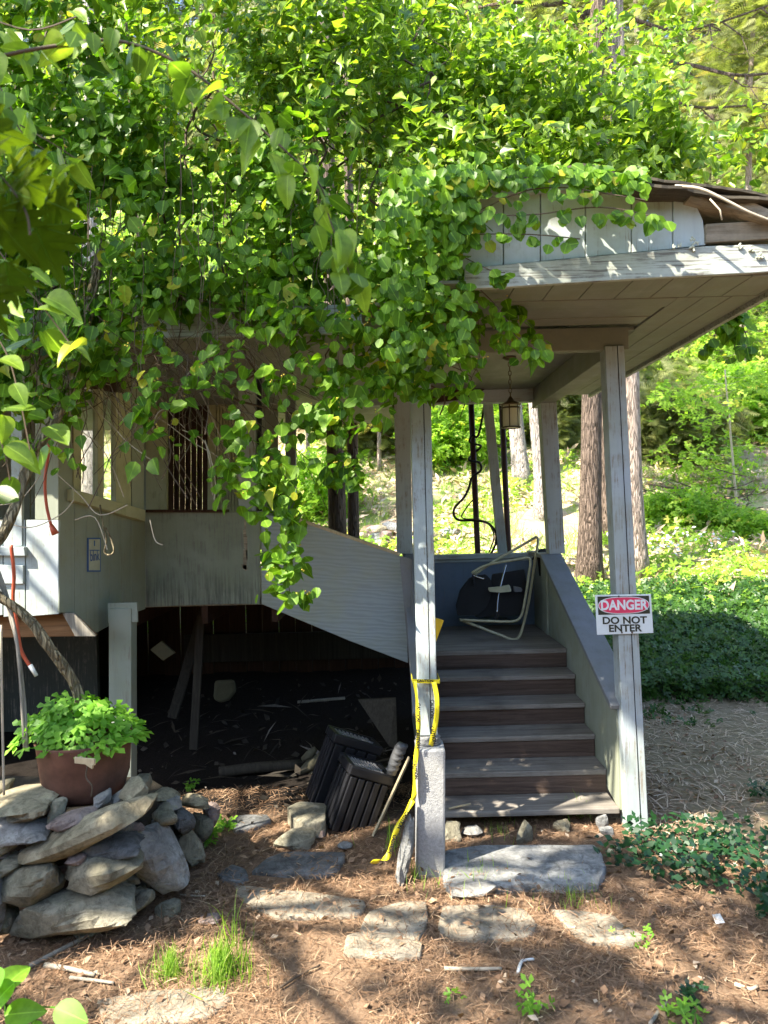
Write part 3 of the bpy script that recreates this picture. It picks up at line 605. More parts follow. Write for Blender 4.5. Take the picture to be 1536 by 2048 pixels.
slabp([(736, 1822), (800, 1802), (854, 1802), (854, 1846), (838, 1880), (716, 1858)], .026, .05, 'flag', 'pale flagstone straight in front of the concrete block', seed=5)
slabp([(882, 1808), (960, 1808), (1046, 1816), (1078, 1846), (1060, 1872), (960, 1878), (876, 1864)], .026, .05, 'flag', 'broad tan flagstone in front of the long step slab', seed=6)
slabp([(1098, 1816), (1228, 1828), (1252, 1852), (1294, 1872), (1264, 1888), (1180, 1882), (1134, 1856)], .026, .05, 'flag', 'tan flagstone pointing right, beside the periwinkle patch', seed=7)
slabp([(190, 1998), (300, 1978), (440, 1972), (470, 1996), (400, 2040), (210, 2052)], .014, .05, 'flag', 'tan flagstone behind the grass tufts, partly buried in needles', seed=8)
slabp([(452, 1640), (480, 1628), (536, 1628), (544, 1640), (500, 1656), (470, 1662)], .03, .05, 'slate', 'grey flagstone just right of the stone wall, under the porch edge', seed=9)
slabp([(886, 1700), (960, 1688), (1190, 1688), (1212, 1716), (1200, 1764), (1060, 1768), (890, 1772)], .05, .12, 'slab', 'long pale stone slab laid as a step below the stairs', 'stone_step', None, 'stone step', seed=10)
slabp([(574, 1612), (600, 1602), (655, 1606), (650, 1640), (612, 1650), (584, 1636)], .10, .1, 'rockC', 'tilted grey-green flagstone behind the crate, under the porch', seed=11)
def lone(px, py, wpx, hpx, m_, label, seed, ro=0, z=None, dep=.7, cat='rock'):
    g = G(px, py + hpx / 2); k = g.y / F; hx = wpx * k / 2; hzz = hpx * k / 2
    return tag(stone((g.x, g.y + hx * dep * .5, hzz * .75), hx, hx * dep, hzz, m_, 'rock', None, rad(-ro), 0, seed), label, cat, 'loose rocks')
lone(950, 1782, 98, 30, 'rockB', 'oval grey rock against the front of the step slab', 31, 0)
lone(330, 1818, 52, 30, 'rockC', 'small round rock at the foot of the stone wall', 32)
lone(588, 1682, 84, 34, 'rockC', 'green-grey mossy rock left of the crate', 33)
lone(1052, 1664, 34, 46, 'rockC', 'pointed rock standing under the bottom tread', 34, -14)
lone(1124, 1652, 36, 24, 'rockA', 'small tan rock under the bottom tread', 35)
lone(1206, 1642, 26, 34, 'slab', 'white lumpy rock at the foot of the sign post, taller of two', 36)
lone(1216, 1664, 30, 18, 'slab', 'white lumpy rock at the foot of the sign post, flatter of two', 37)
lone(902, 1664, 42, 34, 'rockC', 'brownish rock behind the concrete block by the bottom tread', 38)
lone(946, 1664, 44, 20, 'rockB', 'low grey rock between the brownish and pointed rocks', 39)
lone(642, 1668, 18, 14, 'rockD', 'reddish pebble beside the lower corner of the crate', 40)
lone(690, 1692, 30, 14, 'slab', 'pale pebble just below the crate', 41)
lone(418, 1842, 40, 16, 'rockD', 'flat brown rock among the needles beside the round one', 42)
lone(170, 1864, 70, 16, 'rockC', 'flat mossy rock in front of the stone wall', 43)
g = P(812, 1700, 4.0)
tag(stone((g.x + .0, 3.98, .17), .038, .05, .19, 'slab', 'standing_stone', None, rad(12), 0, 50, .7, .25), 'slender pale standing stone leaning on the concrete block', 'standing stone')

# concrete block
cb = empty('concrete_block', (.215, 4.12, 0), 'tall grey concrete block propping up the left front post', 'concrete block')
mb = MB().beam((.205, 4.12, -.03), (.222, 4.12, .70), .155, .19, (1, 0, 0), .16, .19); mb.build('block', M['conc'], cb, bevel=.012)
MB().lathe([(.001, -.005), (.07, -.004), (.078, .01), (.066, .024), (.072, .034), (.06, .046), (.001, .048)], (.215, 4.15, .70), 20, .06).build('mortar_pad', M['slab'], cb, smooth=True)

# ------------------------------------------------------------------ text helper
def text_mesh(body, size, fat=0, bold=True, ext=.0006):
    cu = bpy.data.curves.new('lettering', 'FONT'); cu.body = body; cu.size = size; cu.align_x = 'CENTER'; cu.align_y = 'CENTER'; cu.offset = fat; cu.extrude = ext; cu.resolution_u = 4
    o = bpy.data.objects.new('lettering', cu); col.objects.link(o); bpy.context.view_layer.update()
    me = bpy.data.meshes.new_from_object(o.evaluated_get(bpy.context.evaluated_depsgraph_get())); bpy.data.objects.remove(o); return me
def put_text(body, size, origin, xdir, ydir, mat, parent, name='lettering', fat=0, sx=1.0, sy=1.0, label=None):
    me = text_mesh(body, size, fat); x = Vector(xdir).normalized(); y = Vector(ydir).normalized(); z = x.cross(y); o_ = Vector(origin) - wloc(parent)
    for v in me.vertices:
        c = v.co.copy(); v.co = o_ + x * c.x * sx + y * c.y * sy + z * c.z
    me.materials.clear(); me.materials.append(M[mat]); o = bpy.data.objects.new(name, me); col.objects.link(o); o.parent = parent
    if label: o['label'] = label
    return o

# danger sign
SY = 4.522
c0, c1, c2, c3 = P(1190, 1190, SY), P(1302, 1188, SY), P(1307, 1266, SY), P(1194, 1270, SY)
sign = empty('danger_sign', (c0 + c2) / 2, 'white DANGER DO NOT ENTER sign nailed to the right front post', 'sign')
def sg_(u, v, o=0): return c0.lerp(c1, u).lerp(c3.lerp(c2, u), v) + Vector((0, -o, 0))
MB().prism([sg_(0, 0), sg_(1, 0), sg_(1, 1), sg_(0, 1)], (0, .004, 0)).build('plate', M['signw'], sign, bevel=.002)
MB().prism([sg_(.04, .04, .0008), sg_(.96, .04, .0008), sg_(.96, .50, .0008), sg_(.04, .50, .0008)], (0, -.0006, 0)).build('header_field', M['signink'], sign)
def oval(su, sv, o): return [sg_(.5 + su * math.copysign(abs(math.cos(a)) ** .72, math.cos(a)), .27 + sv * math.copysign(abs(math.sin(a)) ** .9, math.sin(a)), o) for a in [2 * math.pi * k / 40 for k in range(40)]]
MB().prism(oval(.455, .215, .0020), (0, -.0006, 0)).build('oval_border', M['signw'], sign)
MB().prism(oval(.44, .198, .0032), (0, -.0006, 0)).build('red_oval', M['red'], sign)
sx_ = (c1 - c0).normalized(); sy_ = (c0 - c3).normalized()
put_text('DANGER', .082, sg_(.5, .275, .0046), sx_, sy_, 'signw', sign, fat=.0028, sx=.86)
put_text('DO NOT', .060, sg_(.5, .66, .0012), sx_, sy_, 'signink', sign, fat=.0018, sx=1.12)
put_text('ENTER', .060, sg_(.5, .86, .0012), sx_, sy_, 'signink', sign, fat=.0018, sx=1.12)
mb = MB()
for u, v in ((.42, .045), (.44, .955), (.62, .965)):
    q = sg_(u, v, .001); mb.tube([q, q + Vector((0, -.003, 0))], .0055, 10)
mb.build('screws', M['brownmetal'], sign)
# plaque on bay wall
pq = empty('name_plaque', W(189, 1143, .01), 'small cream tile with blue border and lettering on the house wall', 'plaque')
def wq(a0, b0, a1, b1, off, th, mat, name): return MB().prism([W(a0, b0, off), W(a1, b0, off), W(a1, b1, off), W(a0, b1, off)], tuple(nv * -th)).build(name, M[mat], pq)
wq(176.5, 1075.5, 201.5, 1143.5, .010, .012, 'blueink', 'border'); wq(178.3, 1078.5, 200, 1140.5, .0125, .004, 'plaque', 'tile'); wq(179.5, 1099.5, 199, 1101.5, .014, .002, 'blueink', 'stripe'); wq(188.2, 1081, 190.2, 1092, .014, .002, 'blueink', 'motif')
put_text('blnk', .10, W(189.5, 1112.5, .0145), dv, (0, 0, 1), 'blueink', pq, fat=.0005, sx=.62)

# caution tape
tape = empty('caution_tape', (.2, 4.0, 0), 'yellow CAUTION tape looped round the left front post and trailing down', 'tape')
def ribbon(pts, w_, name, side=(1, 0, 0), tw=None):
    pts = spline(pts, 5); mb = MB(); vs = []; n = len(pts)
    for i, p in enumerate(pts):
        tt = (pts[min(i + 1, n - 1)] - pts[max(i - 1, 0)]).normalized(); s = Vector(side); a = (tw or (lambda u: 0))(i / (n - 1)); s = (s - tt * s.dot(tt)).normalized(); s2 = tt.cross(s); s = s * math.cos(a) + s2 * math.sin(a)
        vs += [p - s * w_ / 2, p + s * w_ / 2]
    mb.v = [tuple(v) for v in vs]; mb.f = [(2 * i, 2 * i + 1, 2 * i + 3, 2 * i + 2) for i in range(n - 1)]
    o = mb.build(name, M['yellow'], tape, smooth=True); m = o.modifiers.new('thickness', 'SOLIDIFY'); m.thickness = .0008; return o
zb = P(850, 1363, 4.1).z
MB().prism([(.135, 4.115, zb + .012), (.285, 4.115, zb + .006), (.285, 4.115, zb - .016), (.135, 4.115, zb - .010)], (0, -.002, 0)).prism([(.135, 4.115, zb + .012), (.135, 4.115, zb - .010), (.135, 4.28, zb - .010), (.135, 4.28, zb + .012)], (-.002, 0, 0)).prism([(.285, 4.115, zb + .006), (.285, 4.115, zb - .016), (.285, 4.28, zb - .016), (.285, 4.28, zb + .006)], (.002, 0, 0)).build('band', M['yellow'], tape)
def TP(px, py, d): return P(px, py, d)
ribbon([TP(829, 1362, 4.1), TP(834, 1400, 4.07), TP(837, 1450, 4.05), TP(835, 1490, 4.02), TP(829, 1540, 4.0), TP(829, 1585, 4.0), TP(826, 1600, 4.0)], .026, 'strip', (1, -.2, 0), lambda u: .9 * math.sin(u * 11))
ribbon([TP(826, 1600, 4.0), TP(812, 1625, 3.98), TP(795, 1655, 3.95), TP(782, 1690, 3.93), TP(776, 1712, 3.9), TP(760, 1722, 3.88), TP(742, 1724, 3.86)], .03, 'strip', (1, 0, 0), lambda u: 1.0 * math.sin(u * 9))
ribbon([TP(868, 1364, 4.09), TP(874, 1400, 4.07), TP(872, 1440, 4.06), TP(864, 1480, 4.06), TP(861, 1492, 4.08)], .027, 'strip', (1, -.3, 0), lambda u: .25 * math.sin(u * 6))
for (px, py, d, dx_, dz_, s_) in ((864, 1418, 4.045, -.05, -1, .028), (866, 1470, 4.04, .18, -1, .028), (836, 1425, 4.045, -.08, -1, .028), (830, 1540, 3.985, .1, -1, .028), (836, 1478, 4.0, .02, -1, .028), (806, 1640, 3.94, -.55, -1, .028), (784, 1688, 3.90, -.35, -1, .028)):
    yd = Vector((dx_, 0, dz_)).normalized()
    put_text('CAUTION', s_, P(px, py, d), yd, Vector((0, -1, 0)).cross(yd) if False else Vector((0, 1, 0)).cross(yd) * -1, 'ink', tape, fat=.0012, sx=.8)
put_text('CAUTION', .02, (.205, 4.111, zb + .001), (1, 0, -.03), (0, 0, 1), 'ink', tape, fat=.0006)

# ------------------------------------------------------------------ lantern
LY = 5.4; lt = P(1017, 716, LY); lc = P(1021, 860, LY)
lan = empty('hanging_lantern', (lt.x, LY, lc.z), 'small cylindrical porch lantern hanging on a chain over the stairs', 'lantern')
zt = P(1019, 795, LY).z; x0 = P(1021, 800, LY).x
mb = MB(); z = 3.106; i = 0
while z > zt + .02:
    mb.tube([(x0 + .011 * math.cos(a) * (i % 2), LY + .011 * math.cos(a) * ((i + 1) % 2), z - .02 + .02 * math.sin(a)) for a in [k * math.pi / 4 for k in range(9)]], .003, 5, False); z -= .032; i += 1
mb.build('chain', M['bronze'], lan, smooth=True)
MB().lathe([(.001, 3.108), (.05, 3.108), (.05, 3.095), (.02, 3.08), (.001, 3.08)], (x0, LY, 0), 16).build('ceiling_plate', M['bronze'], lan, smooth=True)
zt2 = P(1021, 808, LY).z; zbm = P(1021, 855, LY).z
MB().lathe([(.006, zt + .01), (.012, zt), (.03, zt2 + .02), (.075, zt2), (.075, zt2 - .008), (.001, zt2 - .008)], (x0, LY, 0), 20).build('cap', M['bronze'], lan, smooth=True)
MB().lathe([(.001, zt2 - .009), (.06, zt2 - .009), (.06, zbm), (.001, zbm)], (x0, LY, 0), 24).build('glass_shade', M['glassy'], lan, smooth=False)
mb = MB()
for k in range(6): a = k * math.pi / 3 + .2; mb.beam((x0 + .066 * math.cos(a), LY + .066 * math.sin(a), zbm), (x0 + .066 * math.cos(a), LY + .066 * math.sin(a), zt2 - .008), .007, .007)
for zz in (zbm, zt2 - .03): mb.tube([(x0 + .067 * math.cos(a), LY + .067 * math.sin(a), zz) for a in [k * math.pi / 12 for k in range(25)]], .0055, 5, False)
mb.build('cage', M['bronze'], lan)

# ------------------------------------------------------------------ poles and cable at the landing
for (a, b, c, d, lab) in ((941, 790, 956, 1118, 'thin brown metal pole wrapped with cable behind the landing'), (1001, 775, 1018, 1118, 'thin brown metal pole behind the lantern')):
    p1 = P(a, b, 7.26); p1 = p1 + Vector((0, 0, .1)); p2 = P(c, d, 7.26); dd_ = (p2 - p1) / (p2.z - p1.z); p3 = p2 + dd_ * (.2 - p2.z)
    e = empty('metal_pole', p3, lab, 'pole', 'brown metal poles'); MB().tube([p3, p2, p1 - (p1 - p2) * .03], .03, 10).build('pole', M['brownmetal'], e, smooth=True); MB().tube([p1 - (p1 - p2) * .28, p1], .022, 10).build('pole_top', M['brownmetal'], e, smooth=True)
cp = [P(985, 700, 7.2), P(960, 860, 7.18), P(945, 870, 7.2), P(940, 885, 7.16), P(962, 892, 7.2), P(948, 906, 7.3), P(938, 920, 7.16), P(958, 925, 7.2), P(962, 940, 7.2), P(944, 955, 7.2), P(938, 975, 7.18), P(928, 995, 7.15), P(910, 1015, 7.12), P(908, 1030, 7.12), P(918, 1040, 7.12), P(950, 1041, 7.12), P(975, 1046, 7.12), P(990, 1062, 7.12), P(992, 1085, 7.12), P(982, 1108, 7.14)]
tag(MB().tube(spline(cp, 5), .012, 7).build('black_cable', M['black'], loc=cp[-1], smooth=True), 'loose black cable coiled around the brown pole and looping to the rail', 'cable')
cp = [P(945, 1000, 7.08), P(930, 1020, 7.06), P(925, 1036, 7.06), P(960, 1040, 7.08), P(980, 1052, 7.08), P(988, 1075, 7.08), P(978, 1105, 7.1)]
tag(MB().tube(spline(cp, 5), .007, 6).build('thin_cable', M['twig'], loc=cp[-1], smooth=True), 'thinner brown cable looping beside the thick black cable', 'cable')

# ------------------------------------------------------------------ folded lawn chair
ch = empty('folding_chair', (1.0, 6.5, .887), 'folded lawn chair with cream tube frame and black fabric on the landing', 'chair')
def cpt(px, py, off=0):
    d = 6.80 - (py - 1080) / 200 * .50; return P(px, py, d - off)
def tb(pts, r, name, mat, off=0, k=5): return MB().tube(spline([cpt(a, b, off) for a, b in pts], k), r, 10).build(name, M[mat], ch, smooth=True)
tb([(948, 1150), (985, 1125), (1062, 1080), (1072, 1074), (1076, 1082), (1072, 1110), (1066, 1150), (1056, 1210), (1046, 1252), (1038, 1274), (1026, 1279), (1005, 1272), (930, 1243), (920, 1240)], .0125, 'frame_tube', 'cream')
tb([(944, 1146), (975, 1130), (1040, 1118), (1056, 1116), (1061, 1124), (1058, 1150), (1048, 1210), (1042, 1232), (1030, 1242), (1000, 1243), (925, 1240)], .0115, 'frame_tube', 'cream', .06)
tb([(1012, 1130), (1004, 1160), (996, 1195), (994, 1225)], .008, 'chrome_bar', 'chrome', .08)
tb([(944, 1146), (950, 1152), (968, 1158)], .009, 'chrome_bar', 'chrome', .05); tb([(946, 1148), (948, 1170)], .009, 'hinge', 'black', .05)
def blob(pts, off, th, name, mat): MB().prism([cpt(a, b, off) for a, b in pts], (0, th, .01)).build(name, M[mat], ch, bevel=.012)
blob([(938, 1158), (950, 1153), (972, 1150), (982, 1160), (986, 1180), (975, 1215), (955, 1232), (915, 1232), (912, 1212), (920, 1182)], .03, .03, 'backrest', 'fabric')
blob([(985, 1150), (1050, 1140), (1055, 1190), (1040, 1232), (950, 1235), (975, 1200)], -.03, .03, 'seat', 'fabric')
blob([(976, 1177), (1000, 1175), (1020, 1171), (1024, 1184), (1000, 1186), (978, 1184)], .10, .03, 'armrest', 'cream'); blob([(1026, 1174), (1044, 1177), (1046, 1184), (1028, 1185)], .09, .03, 'armrest', 'greyp')
blob([(994, 1195), (1000, 1195), (998, 1238), (990, 1238)], .085, .02, 'strap', 'fabric')
mb = MB().prism([P(1076, 1098, 6.9), P(1098, 1096, 6.9), P(1112, 1102, 6.9), P(1090, 1112, 6.8), P(1086, 1150, 6.8), P(1078, 1152, 6.8), P(1074, 1118, 6.8), P(1062, 1120, 6.8)], (0, -.02, 0))
tag(mb.build('black_cloth', M['fabric'], loc=P(1085, 1150, 6.8), bevel=.008), 'black cloth scrap draped over the corner of the landing rail', 'cloth')
tag(MB().prism([P(866, 1234, 4.95), P(888, 1241, 4.95), P(866, 1300, 4.95)], (0, .008, 0)).prism([P(850, 1234, 4.949), P(866.5, 1234, 4.949), P(866.5, 1300, 4.949), P(850, 1300, 4.949)], (0, .01, 0)).build('yellow_board', M['yboard'], loc=P(866, 1300, 4.95), bevel=.002), 'yellow plastic board propped behind the left front post', 'board')

# ------------------------------------------------------------------ crates
def crate(o, ex, ey, ez, W_, D_, H_, label, ribs=5, dense=True):
    e = empty('plastic_crate', o, label, 'crate', 'black plastic crates'); ex, ey, ez = [Vector(q).normalized() for q in (ex, ey, ez)]
    def bb(a, b, name, mb=None):
        mb = mb or MB(); vs = [Vector(o) + ex * (a[0] if i & 1 == 0 else b[0]) + ey * (a[1] if i & 2 == 0 else b[1]) + ez * (a[2] if i & 4 == 0 else b[2]) for i in range(8)]
        mb.add(vs, [(0, 2, 3, 1), (4, 5, 7, 6), (0, 1, 5, 4), (1, 3, 7, 5), (3, 2, 6, 7), (2, 0, 4, 6)]); return mb
    mb = MB(); bb((.01, .01, .01), (W_ - .01, D_ - .01, H_ - .04), '', mb); mb.build('body', M['black'], e, bevel=.012)
    mb = MB(); n = ribs
    for i in range(n): 
        x = W_ * (i + .12) / n; bb((x, -.012, .015), (x + W_ * .76 / n, .0098, H_ - .065), '', mb)
    for i in range(4):
        y = D_ * (i + .15) / 4; bb((-.012, y, .015), (.0098, y + D_ * .66 / 4, H_ - .065), '', mb)
    mb.build('ribs', M['black'], e, bevel=.006)
    mb = MB(); t_ = .022
    for a, b in (((-.016, -.016), (W_ + .016, t_)), ((-.016, D_ - t_), (W_ + .016, D_ + .016)), ((-.016, t_), (t_, D_ - t_)), ((W_ - t_, t_), (W_ + .016, D_ - t_))): bb((a[0], a[1], H_ - .06), (b[0], b[1], H_), '', mb)
    mb.build('rim', M['black'], e, bevel=.009)
    mb = MB()
    for i in range(9): x = .03 + (W_ - .06) * i / 9; bb((x, .0225, H_ - .036), (x + .011, D_ - .0225, H_ - .006), '', mb)
    bb((.0225, D_ * .5, H_ - .03), (W_ - .0225, D_ * .5 + .01, H_ - .01), '', mb)
    mb.build('slats', M['slat'], e, bevel=0); return e
o1 = G(660, 1668); o1.z = .01
ez = Vector((.36, .10, .92)); ex = Vector((.90, .30, -.30)); ez.normalize(); ex = (ex - ez * ex.dot(ez)).normalized(); ey = ez.cross(ex)
crate(o1 + ey * 0, ex, ey, ez, .275, .26, .43, 'ribbed black plastic crate tipped up under the porch, sunlit')
o2 = o1 + ey * .31 - ex * .02 + Vector((-.03, .02, .03)); crate(o2, ex, ey, ez, .33, .20, .50, 'larger black crate in shadow behind the sunlit one', 4)
a, b = G(746, 1680), P(818, 1516, 4.75)
tag(MB().beam(a + Vector((0, .05, .0)), b, .012, .16, (1, .1, .3)).build('leaning_board', M['lightwood'], loc=a, bevel=.001), 'thin pale board leaning beside the black crate', 'board')
mb = MB().tube(spline([P(782, 1548, 4.7), P(792, 1515, 4.7), P(806, 1488, 4.7)], 4), [.03, .033, .036, .036, .036, .036, .038, .036, .028], 12)
for i in range(5): mb.lathe([(.04, 0), (.044, .01), (.04, .02)], P(785 + i * 4.4, 1540 - i * 11, 4.7), 12)
tag(mb.build('plastic_roller', M['greyp'], loc=P(784, 1548, 4.7), smooth=True), 'dark grey plastic roller standing behind the leaning board', 'roller')

# ------------------------------------------------------------------ under-porch clutter
def gz(px, py, z=0): return G(px, py, z)
a, b = gz(438, 1545, .05), gz(600, 1530, .05); tag(MB().tube(spline([a, a.lerp(b, .5) + Vector((0, 0, .01)), b], 4), .042, 10).build('log', M['shadewood'], loc=a, smooth=True), 'short grey log lying under the porch', 'log')
mb = MB()
for (a, b, r) in ((0, 0, .05), (26, -22, .035), (36, 12, .035), (-4, -26, .035), (14, 14, .04)): 
    c = gz(622, 1530, .06) + Vector((a / 330, 0, -b / 330)); mb.tube([c - Vector((r * 1.6, 0, r)), c, c + Vector((r * 1.5, .01, r * 1.3))], [r * .5, r, r * .6], 9)
tag(mb.build('work_gloves', M['glove'], loc=gz(622, 1550), smooth=True), 'pair of dirty canvas work gloves in a heap by the log', 'gloves')
mb = MB(); c = P(448, 1385, 6.8)
mb.prism([P(425, 1400, 6.8), P(428, 1362, 6.8), P(468, 1360, 6.8), P(472, 1385, 6.8), P(458, 1402, 6.8), P(440, 1408, 6.8)], (0, .06, 0))
tag(mb.build('insulation_bag', M['foam'], loc=P(448, 1408, 6.8), bevel=.03), 'crumpled pale bag of insulation hanging in the dark under the porch', 'bag')
a, b = P(385, 1420, 6.3), P(402, 1230, 6.4); tag(MB().beam(Vector((a.x, a.y, .02)), b, .07, .03).build('loose_plank', M['shadewood'], loc=(a.x, a.y, .02), bevel=.004), 'broken plank standing upright under the porch', 'plank')
a, b = gz(595, 1404, .1), gz(690, 1396, .12); tag(MB().beam(a, b, .05, .02, (0, 1, 0)).build('loose_plank', M['greywood'], loc=a, bevel=.004), 'thin pale plank lying deep in the dark', 'plank')
mb = MB(); mb.prism([P(300, 1300, 6.0), P(322, 1282, 6.0), P(350, 1306, 6.0), P(326, 1322, 6.0)], (0, .03, 0)); tag(mb.build('foam_scrap', M['foam'], loc=P(326, 1322, 6), bevel=.004), 'square pale foam scrap hanging under the porch floor', 'foam scrap')
n = 260; px = rs.uniform(-2.6, .2, n); py = rs.uniform(4.7, 7.9, n); pos = np.stack([px, py, HZ(px, py) + .012 + rs.rand(n) * .03], 1)
n2_ = 90; px2 = rs.uniform(-2.2, .1, n2_); py2 = rs.uniform(5.0, 7.8, n2_); tag(scatter('wood_debris', LONG, np.stack([px2, py2, HZ(px2, py2) + .02 + rs.rand(n2_) * .08], 1), nz(n2_) * .3 + np.array([0, -.3, 1]), nz(n2_) * np.array([1, .6, .15]), rs.uniform(.10, .40, n2_), M['dimdead'], loc=(-1, 6, 0), width=rs.uniform(.12, .4, n2_)), kind='stuff')
tag(scatter('debris', SMALL, pos, nz(n) * .6 + np.array([0, -.2, 1]), nz(n), rs.uniform(.02, .09, n), M['dimdead'], loc=(-1, 6, 0)), kind='stuff')

# ------------------------------------------------------------------ cords, twigs, pot
def cord(pts, r, name, mat, label, cat, k=6, d=None):
    q = [P(*p) for p in pts]; return tag(MB().tube(spline(q, k), r, 8).build(name, M[mat], loc=min(q, key=lambda v: v.z), smooth=True), label, cat)
e = empty('extension_cord', P(112, 1068, 4.2), 'orange extension cord with its plug end hanging in front of the wall', 'cord')
MB().tube(spline([P(100, 840, 4.2), P(97, 905, 4.2), P(90, 960, 4.2), P(93, 1010, 4.2), P(102, 1050, 4.2)], 6), .009, 8).build('cable', M['orange'], e, smooth=True)
MB().tube([P(102, 1050, 4.2), P(106, 1058, 4.2), P(111, 1068, 4.2)], [.012, .017, .022], 8).build('plug', M['orange'], e, smooth=True)
e = empty('extension_cord', P(70, 1352, 4.0), 'orange extension cord beside the vine trunk ending in a white connector', 'cord')
MB().tube(spline([P(22, 1090, 4.0), P(28, 1150, 4.0), P(26, 1200, 4.0), P(34, 1250, 4.0), P(42, 1300, 4.0), P(60, 1332, 4.0)], 6), .010, 8).build('cable', M['orange'], e, smooth=True)
MB().tube([P(60, 1330, 4.0), P(73, 1352, 4.0)], [.013, .010], 8).build('connector', M['white'], e, smooth=True)
cord([(200, 1010, 4.9), (206, 1050, 4.88), (213, 1080, 4.88), (209, 1104, 4.88), (218, 1110, 4.88), (228, 1102, 4.88), (222, 1078, 4.88), (211, 1055, 4.88)], .006, 'wire_loop', 'vinebark', 'brown wire loop dangling beside the name plaque', 'wire')
cord([(2, 1250, 3.6), (4, 1400, 3.58), (8, 1590, 3.55)], .006, 'thin_stake', 'paletwig', 'thin pale stake standing at the left edge by the wall', 'stake')
PC = P(172, 1592, 3.86); pot = empty('iron_pot', PC, 'large rusty brown pot with a broken rim on the stone wall', 'pot')
hp = P(172, 1478, 3.86).z - PC.z; R_ = .235
MB().lathe([(.001, 0), (R_ * .62, 0), (R_ * .80, .03), (R_ * .92, hp * .4), (R_, hp), (R_ * 1.03, hp + .015), (R_ * .97, hp + .015), (R_ * .9, hp * .6), (R_ * .8, .08), (.001, .07)], PC, 40, .03).build('pot_wall', M['rust'], pot, smooth=True)
MB().lathe([(.001, hp - .03), (R_ * .93, hp - .03), (R_ * .9, hp - .06)], PC, 20).build('soil', M['ground'], pot, smooth=True)
MB().tube(spline([P(175, 1530, 3.62), P(172, 1555, 3.61), P(184, 1572, 3.6), (P(182, 1592, 3.6))], 4), .004, 5).build('dangling_root', M['twig'], pot)
pl = empty('potted_herb', PC + Vector((0, 0, hp)), 'bright green lobed-leaf plant spilling over the rusty pot', 'plant')
n = 300; th = rs.rand(n) * 6.283; rr_ = np.sqrt(rs.rand(n)); hgt = (1 - rr_ ** 2) * .14 * rs.uniform(.5, 1.3, n)
pos = np.stack([PC.x + np.cos(th) * rr_ * .31 - .03, PC.y + .0 + np.sin(th) * rr_ * .22, PC.z + hp - .04 + hgt + .10 - .06 * rr_ ** 4], 1); od = np.stack([np.cos(th), np.sin(th), .1 + 0 * th], 1)
scatter('leaves', COMPOUND, pos, od * .5 + np.array([0, -.35, .9]) + nz(n) * .3, od + nz(n) * .5 + np.array([0, 0, -.1]), rs.uniform(.04, .10, n), M['pot'], pl)
mb = MB()
for i in range(60): a = i * 6.28 / 60; r_ = random.uniform(.1, .3); mb.tube([PC + Vector((math.cos(a) * .06, math.sin(a) * .06, hp - .04)), PC + Vector((math.cos(a) * r_ - .02, math.sin(a) * r_ * .85, hp + random.uniform(.0, .1)))], .002, 4, False)
mb.build('stems', M['pot'], pl)
tag(MB().beam(P(150, 1520, 3.55), P(190, 1524, 3.5), .03, .01, (0, 0, 1)).beam(P(160, 1516, 3.55), P(186, 1534, 3.5), .02, .01, (0, 0, 1)).build('wood_shard', M['lightwood'], loc=P(168, 1530, 3.55), bevel=.002), 'broken pale wood shards sticking out over the pot rim', 'wood shard')

# ------------------------------------------------------------------ the climbing vine
vine = empty('climbing_vine', P(150, 1440, 3.9), 'huge round-leaved climbing vine smothering the porch roof and hanging in a curtain', 'vine')
def twist(path, r, name, mat='vinebark', strands=3, tw=9):
    path = spline(path, 8); n = len(path); mb = MB()
    for s in range(strands):
        q = []
        for i, p in enumerate(path):
            a = tw * i / n + s * 2 * math.pi / strands; q.append(p + Vector((math.cos(a), math.sin(a), math.sin(a * .5) * .4)) * r * .45)
        mb.tube(q, [r * (.62 + .2 * noise.noise(Vector((i * .25, s, 1)))) for i in range(n)], 10)
    mb.build(name, M[mat], vine, smooth=True)
twist([P(165, 1420, 3.9), P(148, 1370, 3.88), P(125, 1330, 3.85), P(96, 1292, 3.82), P(66, 1250, 3.8), P(30, 1215, 3.78), P(-10, 1185, 3.75), P(-40, 1120, 3.75), P(0, 1075, 3.8), P(28, 1020, 3.85), P(45, 960, 3.9), P(70, 900, 3.95), P(120, 820, 4.0), P(160, 700, 4.1), P(200, 500, 4.2)], .030, 'trunk')
twist([P(52, 1500, 3.75), P(46, 1400, 3.76), P(36, 1300, 3.78), P(22, 1230, 3.8), P(8, 1180, 3.8), P(-20, 1100, 3.8)], .014, 'trunk', 'greywood', 2, 5)
# curtain polygon in the x-z plane
def inpoly(x, y, poly):
    ins = np.zeros(len(x), bool); n = len(poly)
    for i in range(n):
        x1, y1 = poly[i]; x2, y2 = poly[(i + 1) % n]; c = ((y1 > y) != (y2 > y)) & (x < (x2 - x1) * (y - y1) / (y2 - y1 + 1e-9) + x1); ins ^= c
    return ins
def samp(poly, N, y0, y1):
    q = [(P(a, b, 4.0).x, P(a, b, 4.0).z) for a, b in poly]; xs = [p[0] for p in q]; zs = [p[1] for p in q]; out = []
    while sum(map(len, out)) < N:
        x = rs.uniform(min(xs), max(xs), 4000); z = rs.uniform(min(zs), max(zs), 4000); m = inpoly(x, z, q); out.append(np.stack([x[m], z[m]], 1))
    c = np.concatenate(out)[:N]; return np.stack([c[:, 0], rs.uniform(y0, y1, N), c[:, 1]], 1)
def clusters(cen, k, sp):
    N = len(cen) * k; c = np.repeat(cen, k, 0); return c + np.clip(rs.normal(0, 1, (N, 3)), -1.8, 1.8) * np.array(sp)
